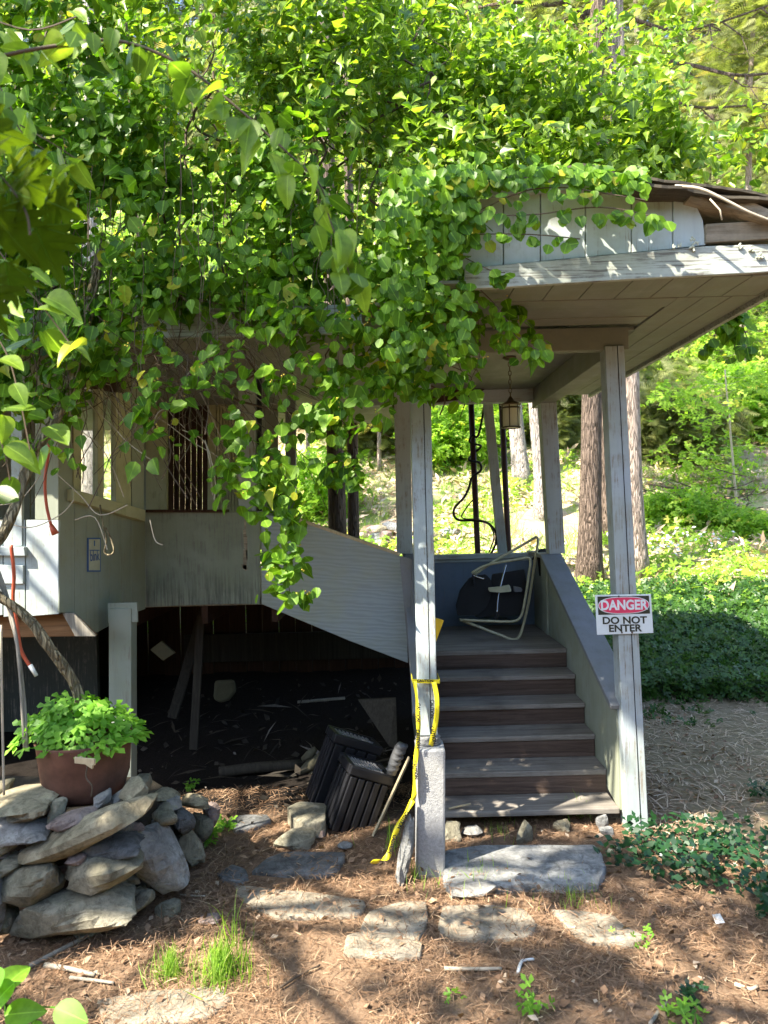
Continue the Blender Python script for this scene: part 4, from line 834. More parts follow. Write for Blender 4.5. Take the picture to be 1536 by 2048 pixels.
DENSE = [(-160, -140), (760, -140), (830, 60), (900, 200), (960, 330), (985, 420), (965, 480), (980, 540), (950, 590), (960, 640), (925, 700), (850, 740), (760, 740), (700, 700), (640, 740), (560, 700), (500, 620), (430, 580), (330, 600), (250, 640), (270, 700), (180, 740), (60, 800), (-160, 860)]
cen = samp(DENSE, 2300, 3.85, 4.45)
keep = np.array([noise.noise(Vector((c[0] * 2.6, c[1] * 2.6, c[2] * 2.6))) > -.08 for c in cen]); cen = cen[keep]
p1 = clusters(cen, 8, (.065, .055, .065))
cen2 = samp([(-200, -160), (900, -160), (960, 300), (985, 430), (930, 620), (600, 620), (300, 560), (-200, 700)], 800, 4.4, 5.2); p1b = clusters(cen2, 5, (.1, .09, .1))
fr = []
for (a, b, rx, ry, k) in ((640, 790, 80, 60, 16), (720, 800, 60, 50, 12), (560, 800, 55, 60, 8), (670, 880, 45, 55, 9), (480, 790, 40, 40, 4), (500, 900, 50, 40, 9), (480, 960, 35, 35, 6), (560, 930, 40, 60, 9), (560, 1010, 38, 45, 9), (575, 1080, 30, 45, 7), (570, 1140, 26, 36, 6), (578, 1184, 22, 14, 3), (400, 760, 50, 40, 5), (330, 720, 60, 50, 8), (300, 790, 40, 40, 4), (310, 870, 30, 40, 4), (380, 830, 30, 30, 2), (440, 690, 50, 40, 4), (660, 960, 22, 50, 3), (720, 930, 20, 30, 2), (260, 640, 60, 40, 8), (200, 690, 60, 40, 7), (640, 640, 90, 50, 14), (760, 640, 80, 60, 16), (820, 700, 50, 50, 10), (540, 640, 50, 40, 6),
                          (870, 760, 45, 22, 7), (930, 760, 25, 30, 5), (1000, 640, 40, 30, 5), (1030, 690, 26, 18, 3), (1060, 700, 30, 14, 3), (900, 700, 40, 30, 7), (800, 770, 40, 26, 7), (960, 560, 40, 40, 8), (470, 720, 26, 22, 2), (60, 860, 80, 60, 14), (30, 740, 60, 80, 14), (130, 760, 50, 50, 8)):
    for _ in range(int(k * 1.35)): fr.append(tuple(P(a + random.uniform(-rx, rx), b + random.uniform(-ry, ry), random.uniform(3.82, 4.15))))
p2 = clusters(np.array(fr), 4, (.05, .035, .04))
pos = np.concatenate([p1, p1b, p2]); N = len(pos)
nr = np.tile(np.array([-.15, -.75, .55]), (N, 1)) + nz(N) * .42; tp = np.tile(np.array([0, -.25, -1.]), (N, 1)) + nz(N) * .5
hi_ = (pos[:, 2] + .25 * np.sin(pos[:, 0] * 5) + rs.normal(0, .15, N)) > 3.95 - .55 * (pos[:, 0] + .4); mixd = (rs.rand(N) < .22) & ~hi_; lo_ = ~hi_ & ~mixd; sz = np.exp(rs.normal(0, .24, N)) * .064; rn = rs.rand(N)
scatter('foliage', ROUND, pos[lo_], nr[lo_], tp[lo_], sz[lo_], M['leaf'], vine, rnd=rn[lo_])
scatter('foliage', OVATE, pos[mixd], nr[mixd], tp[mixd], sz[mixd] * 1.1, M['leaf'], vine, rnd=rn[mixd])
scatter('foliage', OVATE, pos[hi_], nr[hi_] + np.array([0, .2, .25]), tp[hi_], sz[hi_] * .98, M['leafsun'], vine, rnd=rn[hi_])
# upper mass on the roof, sunlit
up = []
def ell(c, r, n):
    d = rs.normal(0, 1, (n, 3)); d /= np.linalg.norm(d, axis=1, keepdims=True); return np.array(c) + d * np.array(r) * (rs.rand(n, 1) ** .4)
for (a, b, Y, rx, ry, rz, n) in ((700, 120, 5.0, .8, .7, .75, 300), (900, 180, 5.0, .7, .6, .55, 300), (1040, 230, 4.9, .6, .6, .42, 260), (1180, 270, 4.8, .5, .55, .28, 200), (1290, 290, 4.7, .35, .5, .20, 110), (850, 30, 5.3, .6, .6, .5, 170), (960, 60, 5.6, .5, .5, .4, 70), (1080, 130, 5.6, .45, .4, .35, 60),
                         (350, 50, 5.3, 1.1, .8, .8, 240), (1010, 310, 4.3, .3, .35, .10, 60), (1130, 312, 4.3, .3, .3, .07, 50), (900, 340, 4.1, .25, .4, .3, 90), (1250, 335, 4.3, .3, .3, .06, 40), (1350, 300, 4.6, .3, .4, .2, 90), (1420, 250, 4.8, .28, .4, .2, 60), (1250, 180, 5.2, .4, .4, .3, 90), (1330, 120, 5.6, .25, .4, .45, 60), (1180, 60, 5.9, .3, .4, .4, 50), (1480, 310, 4.6, .14, .3, .12, 24), (0, 0, 5.0, 1.0, .6, .9, 140)):
    up.append(ell(tuple(P(a, b, Y)), (rx, ry, rz), n))
up = np.concatenate(up); up = np.array([q for q in up if noise.noise(Vector((q[0] * 2.2, q[1] * 2.2, q[2] * 2.2))) > -.14]); up = clusters(up, 7, (.085, .085, .06)); 
m_ = ~((up[:, 2] < 3.45 + .0 * up[:, 0]) & (up[:, 0] > .45)); up = up[m_]; N = len(up)
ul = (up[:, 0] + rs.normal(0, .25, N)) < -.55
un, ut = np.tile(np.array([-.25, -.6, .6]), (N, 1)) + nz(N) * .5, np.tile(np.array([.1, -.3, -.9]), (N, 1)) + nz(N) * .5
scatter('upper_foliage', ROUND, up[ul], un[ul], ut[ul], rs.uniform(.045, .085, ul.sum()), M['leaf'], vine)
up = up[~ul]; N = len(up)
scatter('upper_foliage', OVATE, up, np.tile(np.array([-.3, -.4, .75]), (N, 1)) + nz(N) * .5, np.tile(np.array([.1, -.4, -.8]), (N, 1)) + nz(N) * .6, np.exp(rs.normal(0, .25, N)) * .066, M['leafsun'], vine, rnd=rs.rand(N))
# sprays across the gable
def strand(path, n, mb, rr=.003, spread=.03):
    q = spline(path, 6); mb.tube(q, rr, 4, False); out = []
    for _ in range(n): p = q[random.randrange(len(q))]; out.append(p + Vector((random.uniform(-1, 1) * spread, random.uniform(-1, 0) * spread, random.uniform(-1.6, .3) * spread)))
    return out
mb = MB(); sp_ = []
for path, n in (([(900, 440, 3.6), (1000, 432, 3.45), (1080, 428, 3.42), (1180, 415, 3.4), (1250, 420, 3.4), (1330, 440, 3.4)], 46), ([(900, 470, 3.6), (1000, 468, 3.44), (1080, 470, 3.42), (1160, 478, 3.42)], 22), ([(940, 430, 3.55), (1040, 385, 3.45), (1120, 375, 3.42), (1200, 385, 3.4), (1290, 400, 3.4)], 22), ([(930, 390, 3.55), (1000, 360, 3.5), (1100, 355, 3.46), (1180, 362, 3.44)], 12),
                ([(900, 500, 3.6), (980, 540, 3.5), (1010, 545, 3.5)], 14), ([(940, 560, 3.75), (1000, 620, 3.7), (1030, 670, 3.7), (1085, 705, 3.7)], 22), ([(560, 900, 3.95), (575, 1000, 3.92), (570, 1100, 3.9), (580, 1190, 3.9)], 34)):
    sp_ += strand([P(*p) for p in path], n, mb)
for _ in range(420):
    sp_.append(P(random.uniform(760, 945), random.uniform(340, 700), random.uniform(3.42, 3.75)))
for _ in range(230):
    a_ = random.uniform(880, 1290); sp_.append(P(a_, 352 + abs(a_ - 1110) * .06 + random.gauss(-8, 13), random.uniform(3.38, 3.55)))
for _ in range(260):
    sp_.append(P(random.gauss(870, 50), random.gauss(420, 50), random.uniform(3.4, 3.7)))
sp_ = np.array([tuple(p) for p in sp_]); N = len(sp_)
scatter('spray_leaves', ROUND, sp_, np.tile(np.array([-.1, -.9, .35]), (N, 1)) + nz(N) * .35, np.tile(np.array([.1, -.15, -1.]), (N, 1)) + nz(N) * .35, rs.uniform(.042, .072, N), M['leaf'], vine, rnd=rs.rand(N))
mb.build('spray_stems', M['twig'], vine)
# tangled bare stems in front of the windows and inside the curtain
mb = MB(); pb = MB()
for i in range(150):
    a, b = random.uniform(60, 520), random.uniform(560, 780); d = random.uniform(4.0, 4.6); L = random.uniform(120, 340); an = random.uniform(.3, 1.3) if random.random() < .6 else random.uniform(1.4, 2.7); q = []
    if b + L * math.sin(an) > 1010: L = (1010 - b) / max(.2, math.sin(an))
    for k in range(6):
        q.append(P(a + math.cos(an) * L * k / 5 + random.uniform(-9, 9), b + math.sin(an) * L * k / 5 + random.uniform(-9, 9), d + random.uniform(-.03, .03)))
    (mb if i % 7 else pb).tube(spline(q, 3), random.choice((.0015, .002, .003)), 4, False)
for i in range(90):
    a, b = random.uniform(-40, 950), random.uniform(-60, 640); d = random.uniform(4.3, 5.0); q = [P(a + random.uniform(-15, 15) + k * random.uniform(-18, 18), b + k * 40, d) for k in range(6)]
    mb.tube(spline(q, 3), random.choice((.003, .005, .008)), 5, False)
for pts in ([(105, 940), (160, 990), (200, 1030), (255, 1010)], [(0, 1010), (40, 1000), (80, 950), (96, 905)], [(150, 1040), (190, 1035), (215, 1100)], [(300, 1040), (310, 1080), (325, 1090)], [(410, 880), (420, 930), (425, 990)], [(365, 860), (410, 885), (430, 960), (428, 1000)], [(0, 1040), (60, 1055), (120, 1030), (148, 1000)]):
    q = [P(a, b, 4.15) for a, b in pts]; pb.tube(spline(q, 5), .003, 5, False)
mb.build('tangled_stems', M['twig'], vine); pb.build('dry_stems', M['paletwig'], vine)
mb = MB()
for i in range(110):
    a, b = random.uniform(0, 960), random.uniform(250, 620); d = random.uniform(3.84, 4.2); L = random.uniform(120, 320); q = [P(a + random.uniform(-14, 14) * k / 3, b + L * k / 5, d + .01 * k) for k in range(6)]
    if a < 560 or b + L < 800: mb.tube(spline(q, 3), .0022, 4, False)
mb.build('hanging_stems', M['twig'], vine)
# berries
mb = MB()
for i in range(420):
    c = Vector(tuple(p1[rs.randint(len(p1))] if i % 3 else p2[rs.randint(len(p2))])) + Vector((random.uniform(-.02, .02), -.03, random.uniform(-.02, .02)))
    for k in range(random.randint(1, 3)):
        o = c + Vector((random.uniform(-.015, .015), random.uniform(-.01, .01), random.uniform(-.015, .015))); r_ = .0048; mb.add([o + Vector(v) * r_ for v in ((1, 0, 0), (-1, 0, 0), (0, 1, 0), (0, -1, 0), (0, 0, 1), (0, 0, -1))], [(0, 2, 4), (2, 1, 4), (1, 3, 4), (3, 0, 4), (2, 0, 5), (1, 2, 5), (3, 1, 5), (0, 3, 5)])
mb.build('berries', M['berry'], vine, smooth=True)

# ------------------------------------------------------------------ near branches
nb = empty('overhanging_branch', P(20, 108, 2.3), 'near arching branch with pointed hanging leaves in front of the vine', 'branch')
path = spline([P(-60, 130, 2.3), P(20, 108, 2.3), P(110, 92, 2.3), P(210, 80, 2.3), P(290, 96, 2.3), P(380, 140, 2.3), P(450, 195, 2.3), P(520, 255, 2.3), P(580, 310, 2.3), P(640, 370, 2.3), P(660, 440, 2.3), P(690, 520, 2.3), P(705, 570, 2.3)], 6)
MB().tube(path, [.0065 - .005 * i / len(path) for i in range(len(path))], 6).build('stem', M['twig'], nb, smooth=True)
pos, tps = [], []; sm = MB()
for i in range(4, len(path), 2):
    for s in (0, 1):
        if random.random() < .32: continue
        p = path[i]; q = p + Vector((random.uniform(-.04, .05), random.uniform(-.06, .03), random.uniform(-.07, .02) + .01)); sm.tube([p, q], .0015, 4, False); pos.append(tuple(q)); tps.append((random.uniform(-.3, .5), random.uniform(-.5, .2), -1 if random.random() < .8 else -.1))
pos = np.array(pos); N = len(pos); scatter('leaves', OVHD, pos, np.tile(np.array([.25, -.7, .4]), (N, 1)) + nz(N) * .55, np.array(tps), rs.uniform(.06, .115, N), M['leafsun'], nb); sm.build('petioles', M['grassm'], nb)

def maple_leaf(c, size, xd, yd, mb_, vb):
    out = [(0, 0), (.1, .02), (.34, -.1), (.30, .08), (.62, .14), (.48, .26), (.62, .34), (.86, .5), (.64, .47), (.56, .46), (.58, .62), (.40, .56), (.28, .50), (.34, .66), (.30, .78), (.16, .74), (.12, .94), (0, 1.15)]
    out = out + [(-a, b) for a, b in out[-2:0:-1]]
    x, y = Vector(xd).normalized(), Vector(yd).normalized(); z = x.cross(y).normalized(); y = z.cross(x); c = Vector(c)
    def pt(a, b): return c + x * a * size + y * b * size - z * size * (.22 * abs(a) + .18 * max(0, b - .5) + .05 * math.sin(a * 9) * math.cos(b * 8))
    n = len(out); vs = [pt(0, .3)] + [pt(a * .55, .3 + (b - .3) * .55) for a, b in out] + [pt(a, b) for a, b in out]
    mb_.add(vs, [(0, 1 + i, 1 + (i + 1) % n) for i in range(n)] + [(1 + i, 1 + n + i, 1 + n + (i + 1) % n, 1 + (i + 1) % n) for i in range(n)])
    for a, b in ((0, 1.1), (.8, .47), (-.8, .47), (.55, .13), (-.55, .13)): vb.tube([pt(0, 0) + z * .0008, pt(a * .5, b * .5) + z * .0008, pt(a, b) + z * .0008], [.0014, .001, .0005], 4, False)
mpl = empty('maple_branch', P(-60, 300, 1.6), 'out-of-focus maple branch with large olive leaves at the left edge', 'branch')
mb = MB(); sm = MB(); vb = MB(); sm.tube(spline([P(-200, 250, 1.6), P(-60, 310, 1.6), P(0, 350, 1.6), P(50, 420, 1.6), P(60, 470, 1.6)], 5), .0025, 5)
for (a, b, s, an, tl) in ((20, 350, .12, 1.9, 1.0), (90, 400, .10, 1.75, 1.6), (20, 380, .11, 2.2, -1.2), (70, 450, .13, 2.9, .5), (-20, 420, .13, 2.6, .9), (-60, 330, .12, 2.3, -.6), (10, 520, .11, 3.3, .8), (-50, 560, .12, 2.8, .4), (-60, 250, .12, 1.6, .9)):
    y = Vector((math.sin(an), tl * .8, math.cos(an))); x = Vector((math.cos(an), .35, -math.sin(an))); y = y.normalized(); x = (x - y * x.dot(y)); maple_leaf(P(a, b, random.uniform(1.5, 1.75)), s, x, y, mb, vb)
mb.build('leaves', M['maple'], mpl, smooth=True); vb.build('veins', M['grassm'], mpl); sm.build('stem', M['twig'], mpl)
nb2 = empty('leafy_branch', P(-20, 800, 2.6), 'large-leaved branch hanging down along the left edge beside the house', 'branch')
pos = []; sm = MB()
for path_ in ([(-60, 100), (10, 190), (40, 260), (90, 300)], [(-60, 420), (40, 560), (90, 620), (150, 700)], [(-60, 600), (10, 700), (40, 800), (60, 900)], [(-60, 800), (0, 880), (20, 960)], [(40, 250), (110, 290), (170, 330)], [(-60, 20), (60, 60), (160, 30)]):
    q = spline([P(a, b, 2.6) for a, b in path_], 5); sm.tube(q, .003, 4, False)
    for p in q[2:]:
        if random.random() < .8: pos.append(tuple(p + Vector((random.uniform(-.07, .07), random.uniform(-.08, .08), random.uniform(-.08, .04)))))
pos = np.array(pos); N = len(pos); scatter('leaves', OVHD, pos, np.tile(np.array([.1, -.6, .6]), (N, 1)) + nz(N) * .4, np.tile(np.array([.4, 0, -1.]), (N, 1)) + nz(N) * .4, rs.uniform(.075, .125, N), M['leafsun'], nb2); sm.build('stems', M['twig'], nb2)

# ------------------------------------------------------------------ trees
def crown(name, c, r, n, size, tm, mat, parent, flat=1, up_=.7, k=4, sp=.5):
    ce = ell(c, r, n); ce = clusters(ce, k, (sp, sp, sp * .5)); N = len(ce)
    return scatter(name, tm, ce, np.tile(np.array([-.1, -.3, up_]), (N, 1)) + nz(N) * .45, nz(N) * np.array([1, 1, .35]) + np.array([0, -.3, -.35]), rs.uniform(size * .7, size * 1.3, N), mat, parent, rnd=rs.rand(N))
def tree(px1, py1, px2, py2, Y, w_, mat, label, cat='tree', fol=None, sticks=10, name='tree', group='trees behind the porch', H=9, ang=None, low=.28):
    a, b = P(px1, py1, Y), P(px2, py2, Y); d = (b - a) / (b.z - a.z); g = hz(a.x, Y); base = a + d * (g - a.z - .15); top = a + d * (g + H - a.z)
    e = empty(name, (base.x, base.y, g), label, cat, group); r = w_ / F * Y / 2
    q = []; rad_ = []
    for i in range(26):
        t_ = i / 25; p = base.lerp(top, t_) + Vector((noise.noise(Vector((t_ * 5, px1, 0))), noise.noise(Vector((t_ * 5, px1, 7))), 0)) * r * .35
        q.append(p); rad_.append(r * (1.0 - .55 * t_ + .55 * math.exp(-t_ * 26)))
    MB().tube(q, rad_, 18).build('trunk', M[mat], e, smooth=True)
    mb = MB(); tips = []
    for i in range(sticks):
        t_ = random.uniform(low, .97); p = base.lerp(top, t_); an = random.uniform(0, 6.283); L = random.uniform(.8, 2.2) * (1.25 - t_ * .6); dr = Vector((math.cos(an), math.sin(an), random.uniform(-.05, .3)))
        qq = [p + dr * L * k / 4 + Vector((0, 0, -.12 * L * (k / 4) ** 2 + random.uniform(-.04, .04))) for k in range(5)]; mb.tube(qq, [r * .14, r * .10, r * .07, r * .04, r * .02], 5); tips += qq[2:]
    if sticks: mb.build('branches', M[mat], e)
    if fol and tips:
        c = np.array([tuple(t_) for t_ in tips]); c = clusters(c, fol[2], (.34, .34, .16)); N = len(c)
        scatter('crown', fol[0], c, np.tile(np.array([-.1, -.35, .7]), (N, 1)) + nz(N) * .35, nz(N) * np.array([1, 1, .25]) + np.array([0, -.3, -.45]), rs.uniform(fol[1] * .7, fol[1] * 1.3, N), M[fol[3]], e, rnd=rs.rand(N))
    return e
HF = (SPRAY, .30, 14, 'hem')
tree(1184, 760, 1178, 1190, 10.4, 44, 'barkB', 'brown-barked tree trunk just left of the sign post, lower half in shadow', fol=HF, sticks=12, low=.86, H=13)
tree(1256, 740, 1272, 1190, 10.6, 46, 'barkA', 'thick sunlit trunk with shadow bands right of the sign post', fol=HF, sticks=12, low=.86, H=13)
tree(1034, 860, 1048, 1010, 15, 32, 'barkC', 'pale sunlit trunk seen through the landing, left of two', fol=HF, sticks=12, low=.55)
tree(1072, 860, 1086, 1110, 13.5, 26, 'barkC', 'pale slanting trunk seen through the landing, right of two', fol=HF, sticks=12, low=.55)
tree(1058, 860, 1066, 1020, 19, 16, 'barkB', 'thin dark trunk between the two pale ones', fol=HF, sticks=30)
tree(668, 800, 674, 1080, 9.0, 38, 'barkB', 'dark trunk behind the sloping panel, left of a pair', fol=HF, sticks=12, low=.8, H=12)
tree(704, 800, 708, 1080, 9.3, 24, 'barkB', 'slimmer dark trunk behind the sloping panel, right of a pair', fol=HF, sticks=10, low=.8, H=12)
tree(757, 800, 762, 1010, 16, 9, 'barkA', 'thin pale sapling stem on the slope left of the stair post', fol=HF, sticks=14, name='sapling', H=5)
tree(184, 800, 186, 1000, 11, 46, 'barkC', 'pale trunk visible through the house window', fol=HF, sticks=10, low=.7)
tree(1190, 0, 1196, 200, 12.5, 46, 'barkB', 'tall dark trunk rising above the roof at the top of the photo', fol=HF, sticks=42, H=13)
tree(615, 860, 617, 1000, 15, 10, 'barkA', 'thin trunk far behind the porch opening', fol=HF, sticks=12, name='sapling', H=5)
MF = (COMPOUND, .16, 9, 'under')
tree(1490, 800, 1494, 890, 19, 6, 'paletwig', 'young tree with yellow-green leaves high on the right slope', 'young tree', MF, 30, 'sapling', 'saplings on the slope', 3.6)
tree(1462, 880, 1468, 950, 14.5, 6, 'paletwig', 'young bare-stemmed sapling lower on the right slope', 'young tree', MF, 22, 'sapling', 'saplings on the slope', 2.8)
TT = bpy.data.objects['tree.006' if 'tree.006' in bpy.data.objects else 'tree']
for o_ in bpy.data.objects:
    if o_.get('label', '').startswith('tall dark trunk'): TT = o_
mb = MB()
for pts, r_ in (([(1192, 90), (1120, 105), (1060, 135), (1010, 180)], .04), ([(1190, 20), (1130, 40), (1070, 60), (1000, 110), (960, 150)], .045), ([(1190, 150), (1130, 170), (1075, 200), (1040, 225)], .035), ([(1200, 60), (1260, 40), (1340, 60), (1420, 50), (1540, 10)], .04), ([(1200, 150), (1290, 120), (1380, 130), (1470, 150), (1560, 145)], .045), ([(1200, 200), (1300, 190), (1400, 215), (1560, 205)], .035), ([(1180, -10), (1100, 10), (1020, 5), (930, 20)], .05)):
    d_ = 12.5; q = spline([P(a, b, d_ - .5 * i * random.random()) for i, (a, b) in enumerate(pts)], 5); mb.tube(q, [r_ * (1 - .7 * i / len(q)) for i in range(len(q))], 6)
    for _ in range(9):
        p = q[random.randrange(len(q))]; mb.tube([p, p + Vector((random.uniform(-.3, .3), -.1, -random.uniform(.1, .3))), p + Vector((random.uniform(-.7, .7), -.2, -random.uniform(.2, .7)))], [.012, .009, .004], 4, False)
mb.build('dead_limbs', M['barkB'], TT)
# far tall trees on the slope
k = 0
OR_ = 'first second third fourth fifth sixth seventh eighth ninth tenth eleventh twelfth thirteenth fourteenth fifteenth sixteenth seventeenth eighteenth nineteenth twentieth'.split() + ['twenty-' + q for q in 'first second third fourth fifth sixth seventh eighth ninth'.split()]
HX = sorted([120, 280, 450, 560, 640, 700, 760, 860, 880, 980, 1000, 1100, 1240, 1310, 1380, 1400, 1440, 1480, 1500, 1540, 1560, 1620, 1660])
def HL(px): return OR_[HX.index(px)] + ' hemlock from the left on the hillside behind the porch'
for (px, Y, h_, n) in ((880, 24, 12, 46), (980, 20, 12, 50), (1100, 27, 14, 46), (1310, 22, 13, 50), (1400, 27, 14, 46), (1480, 19, 12, 50), (1560, 24, 12, 40), (760, 32, 14, 44), (640, 36, 15, 44), (560, 33, 14, 40), (1240, 31, 15, 44), (1000, 34, 16, 40), (1380, 36, 16, 40), (1500, 34, 15, 40), (1660, 22, 12, 30), (450, 34, 14, 40), (120, 34, 14, 40), (280, 30, 14, 40), (1620, 30, 15, 44), (1540, 42, 18, 44), (1440, 44, 18, 44), (860, 38, 16, 36), (700, 36, 15, 30)):
    x = (px - 768) / F * Y; p = Vector((x, Y, hz(x, Y))); pp = (px, 1024 - (p.z - EYE) / Y * F)
    tree(px, pp[1], px + random.uniform(-6, 6), pp[1] - 100, Y, random.uniform(.2, .34) / Y * F, random.choice(('barkA', 'barkB')), HL(px), 'tree', (SPRAY, .5, 13, 'hem'), n, 'hemlock_tree', 'hemlocks on the hillside', h_); k += 1

# ------------------------------------------------------------------ hillside growth
def cover(name, N, x0, x1, y0, y1, tm, size, mat, lift, cond=None, nrm=(-.1, -.4, .8), tips=(0, 0, .1), loc=(0, 12, 1), jn=.45, yp=1.0):
    x = rs.uniform(x0, x1, N); y = y0 + (y1 - y0) * rs.rand(N) ** yp; 
    if cond: m = np.array([cond(a, b) for a, b in zip(x, y)]); x, y = x[m], y[m]
    n = len(x); pos = np.stack([x, y, HZ(x, y) + rs.rand(n) * lift], 1)
    return tag(scatter(name, tm, pos, np.tile(np.array(nrm), (n, 1)) + nz(n) * jn, nz(n) * np.array([1, 1, .3]) + np.array(tips), rs.uniform(size * .6, size * 1.4, n), M[mat], loc=loc, rnd=rs.rand(n)), kind='stuff')
def nn(x, y, s, t_, o=0): return noise.noise(Vector((x * s, y * s, o))) > t_
cover('undergrowth', 60000, -14, 16, 9.2, 40, COMPOUND, .11, 'under', .28, lambda x, y: nn(x, y, .55, -.1 if y < 12 else (.2 if y < 19 else 0), 2) and abs(x) < y * .62, yp=1.3)
cover('hill_grass', 26000, -5, 11, 8.8, 17, BLADE, .22, 'grassm', .03, lambda x, y: nn(x, y, .8, -.1, 5), (0, -1, .2), (0, 0, 1.6), jn=.3)
cover('brush_litter', 40000, -10, 14, 9.5, 28, LONG, .22, 'brush', .14, lambda x, y: nn(x, y, .5, -.2, 9) and abs(x) < y * .6)
cover('ivy', 34000, 1.75, 7.0, 7.15, 9.9, COMPOUND, .062, 'ivy', .26, lambda x, y: y > 7.3 + .25 * noise.noise(Vector((x * 2, 0, 0))), (-.1, -.55, .8), loc=(3, 8, 0))
cover('ivy_runners', 900, 1.9, 5.5, 6.5, 7.5, COMPOUND, .055, 'ivy', .05, lambda x, y: noise.noise(Vector((x * 2.3, y * 2.3, 4))) > .05 - (y - 6.9) * .8, (-.1, -.4, .9), loc=(3, 7, 0))
tag(scatter('white_flowers', SMALL, np.array([(x, y, hz(x, y) + .28) for x, y in [(random.gauss(4.4, .6), random.gauss(11.6, .3)) for _ in range(90)]]), nz(90) * .4 + np.array([0, -.5, 1]), nz(90), .07, M['white'], loc=(4.4, 11.6, 1)), kind='stuff')
def bush(px, py, Y, r, n, tm, size, mat, label, name='bush', group='bushes on the hillside'):
    c = P(px, py, Y); g = hz(c.x, Y); e = empty(name, (c.x, Y, g), label, 'bush', group); cz = g + r[2] * .75
    crown('leaves', (c.x, Y, cz), r, n, size, tm, M[mat], e, k=6, sp=.12)
    mb = MB()
    for i in range(8): mb.tube([Vector((c.x, Y, g - .05)), Vector((c.x + random.uniform(-.7, .7) * r[0], Y + random.uniform(-.7, .7) * r[1], cz + random.uniform(-.3, .7) * r[2]))], [.02, .006], 5)
    mb.build('stems', M['twig'], e)
for a in ((1360, 830, 13.5, (.95, .6, .42), 300, COMPOUND, .13, 'under', 'yellow-green leafy bush right of the banded trunk'), (1480, 930, 13, (.7, .5, .3), 200, COMPOUND, .12, 'under', 'low leafy bush below the two saplings'),
          (1350, 660, 17, (1.5, .8, 1.0), 420, SPRAY, .4, 'hem', 'feathery evergreen bush below the right eave'), (1490, 690, 18, (1.3, .8, 1.1), 380, COMPOUND, .2, 'under', 'bright leafy bush at the right edge below the eave'),
          (900, 850, 16, (1.2, .8, .8), 380, COMPOUND, .15, 'under', 'bright green bush seen left of the cable pole'), (980, 900, 17, (1.0, .7, .7), 300, COMPOUND, .15, 'under', 'bright green bush seen between the two brown poles'), (1120, 860, 17, (.8, .6, .9), 260, SPRAY, .4, 'hem', 'feathery bush between the rear post and the dark trunk'),
          (760, 830, 17, (1.3, .8, .8), 380, SPRAY, .42, 'hem', 'feathery bush left of the stair post'), (630, 860, 14, (.9, .7, .8), 300, COMPOUND, .13, 'under', 'leafy bush behind the porch opening'), (230, 960, 12, (.8, .5, .7), 200, COMPOUND, .13, 'under', 'leafy bush seen through the house window')): bush(*a)
# thicket high on the slope and the far wood that closes the view
n = 34000; y = rs.uniform(17.5, 34, n); x = rs.uniform(-.62, .66, n) * y; mk = np.array([nn(a, b, .35, -.12, 21) for a, b in zip(x, y)]); x, y = x[mk], y[mk]; n = len(x)
pos = np.stack([x, y, HZ(x, y) + rs.rand(n) ** 1.5 * 2.0], 1); tag(scatter('hillside_thicket', SPRAY, pos, nz(n) * .45 + np.array([-.1, -.5, .6]), nz(n), rs.uniform(.25, .6, n), M['hem'], loc=(0, 20, 5)), kind='stuff')
n = 26000; y = rs.uniform(20, 44, n); x = rs.uniform(-.62, .66, n) * y; pos = np.stack([x, y, HZ(x, y) + rs.rand(n) ** 1.5 * 2.5], 1); tag(scatter('hillside_bushes', COMPOUND, pos, nz(n) * .45 + np.array([-.1, -.5, .6]), nz(n), rs.uniform(.2, .4, n), M['under'], loc=(0, 20, 5)), kind='stuff')
n = 26000; y = rs.uniform(44, 66, n); x = rs.uniform(-.7, .75, n) * y; pos = np.stack([x, y, 18 + rs.rand(n) * 42], 1); tag(scatter('far_wood', SPRAY, pos, nz(n) * .45 + np.array([-.1, -.7, .5]), nz(n), rs.uniform(1.5, 2.8, n), M['hem'], loc=(0, 50, 20)), kind='stuff')
# rock pile and brush pile
rp = empty('rock_pile', (P(780, 1060, 12.5).x, 12.5, 1.3), 'heap of pale rocks on the slope beside the stair post', 'rock pile')
for i in range(26):
    x = P(790, 1060, 12.5).x + random.gauss(0, .42); y = 12.5 + random.gauss(0, .2); s = random.uniform(.07, .17); stone((x, y, hz(x, y) + random.uniform(0, .18)), s, s * .8, s * .65, random.choice(('slab', 'rockD', 'rockA')), 'stone', rp, 0, 0, 100 + i)
bz = empty('brush_pile', (P(1350, 970, 14).x, 14, hz(4.9, 14)), 'dark heap of dead brush on the slope at right', 'brush pile'); mb = MB()
for i in range(160):
    c = Vector((P(1350, 970, 14).x + random.gauss(0, .7), 14 + random.gauss(0, .3), hz(5, 14) + abs(random.gauss(0, .22)))); d = Vector((random.uniform(-1, 1), random.uniform(-.4, .4), random.uniform(-.25, .35))) * random.uniform(.2, .7); mb.tube([c - d, c, c + d + Vector((0, 0, .05))], [.012, .012, .005], 5, False)
mb.build('sticks', M['barkB'], bz)
# dead branch by the roof corner
q = [P(1350, 372, 3.5), P(1400, 390, 3.45), P(1450, 408, 3.42), P(1500, 425, 3.4), P(1560, 448, 3.4)]
q[1].z += .03; q[2].z += .02; mb = MB().tube(spline(q, 4), [.008 - .003 * i / 17 for i in range(17)], 7); mb.tube([P(1420, 398, 3.44), P(1440, 420, 3.42), P(1444, 440, 3.42)], .004, 5)
tag(mb.build('dead_branch', M['paletwig'], loc=q[0], smooth=True), 'bare pale branch lying across the rotten roof corner', 'branch')
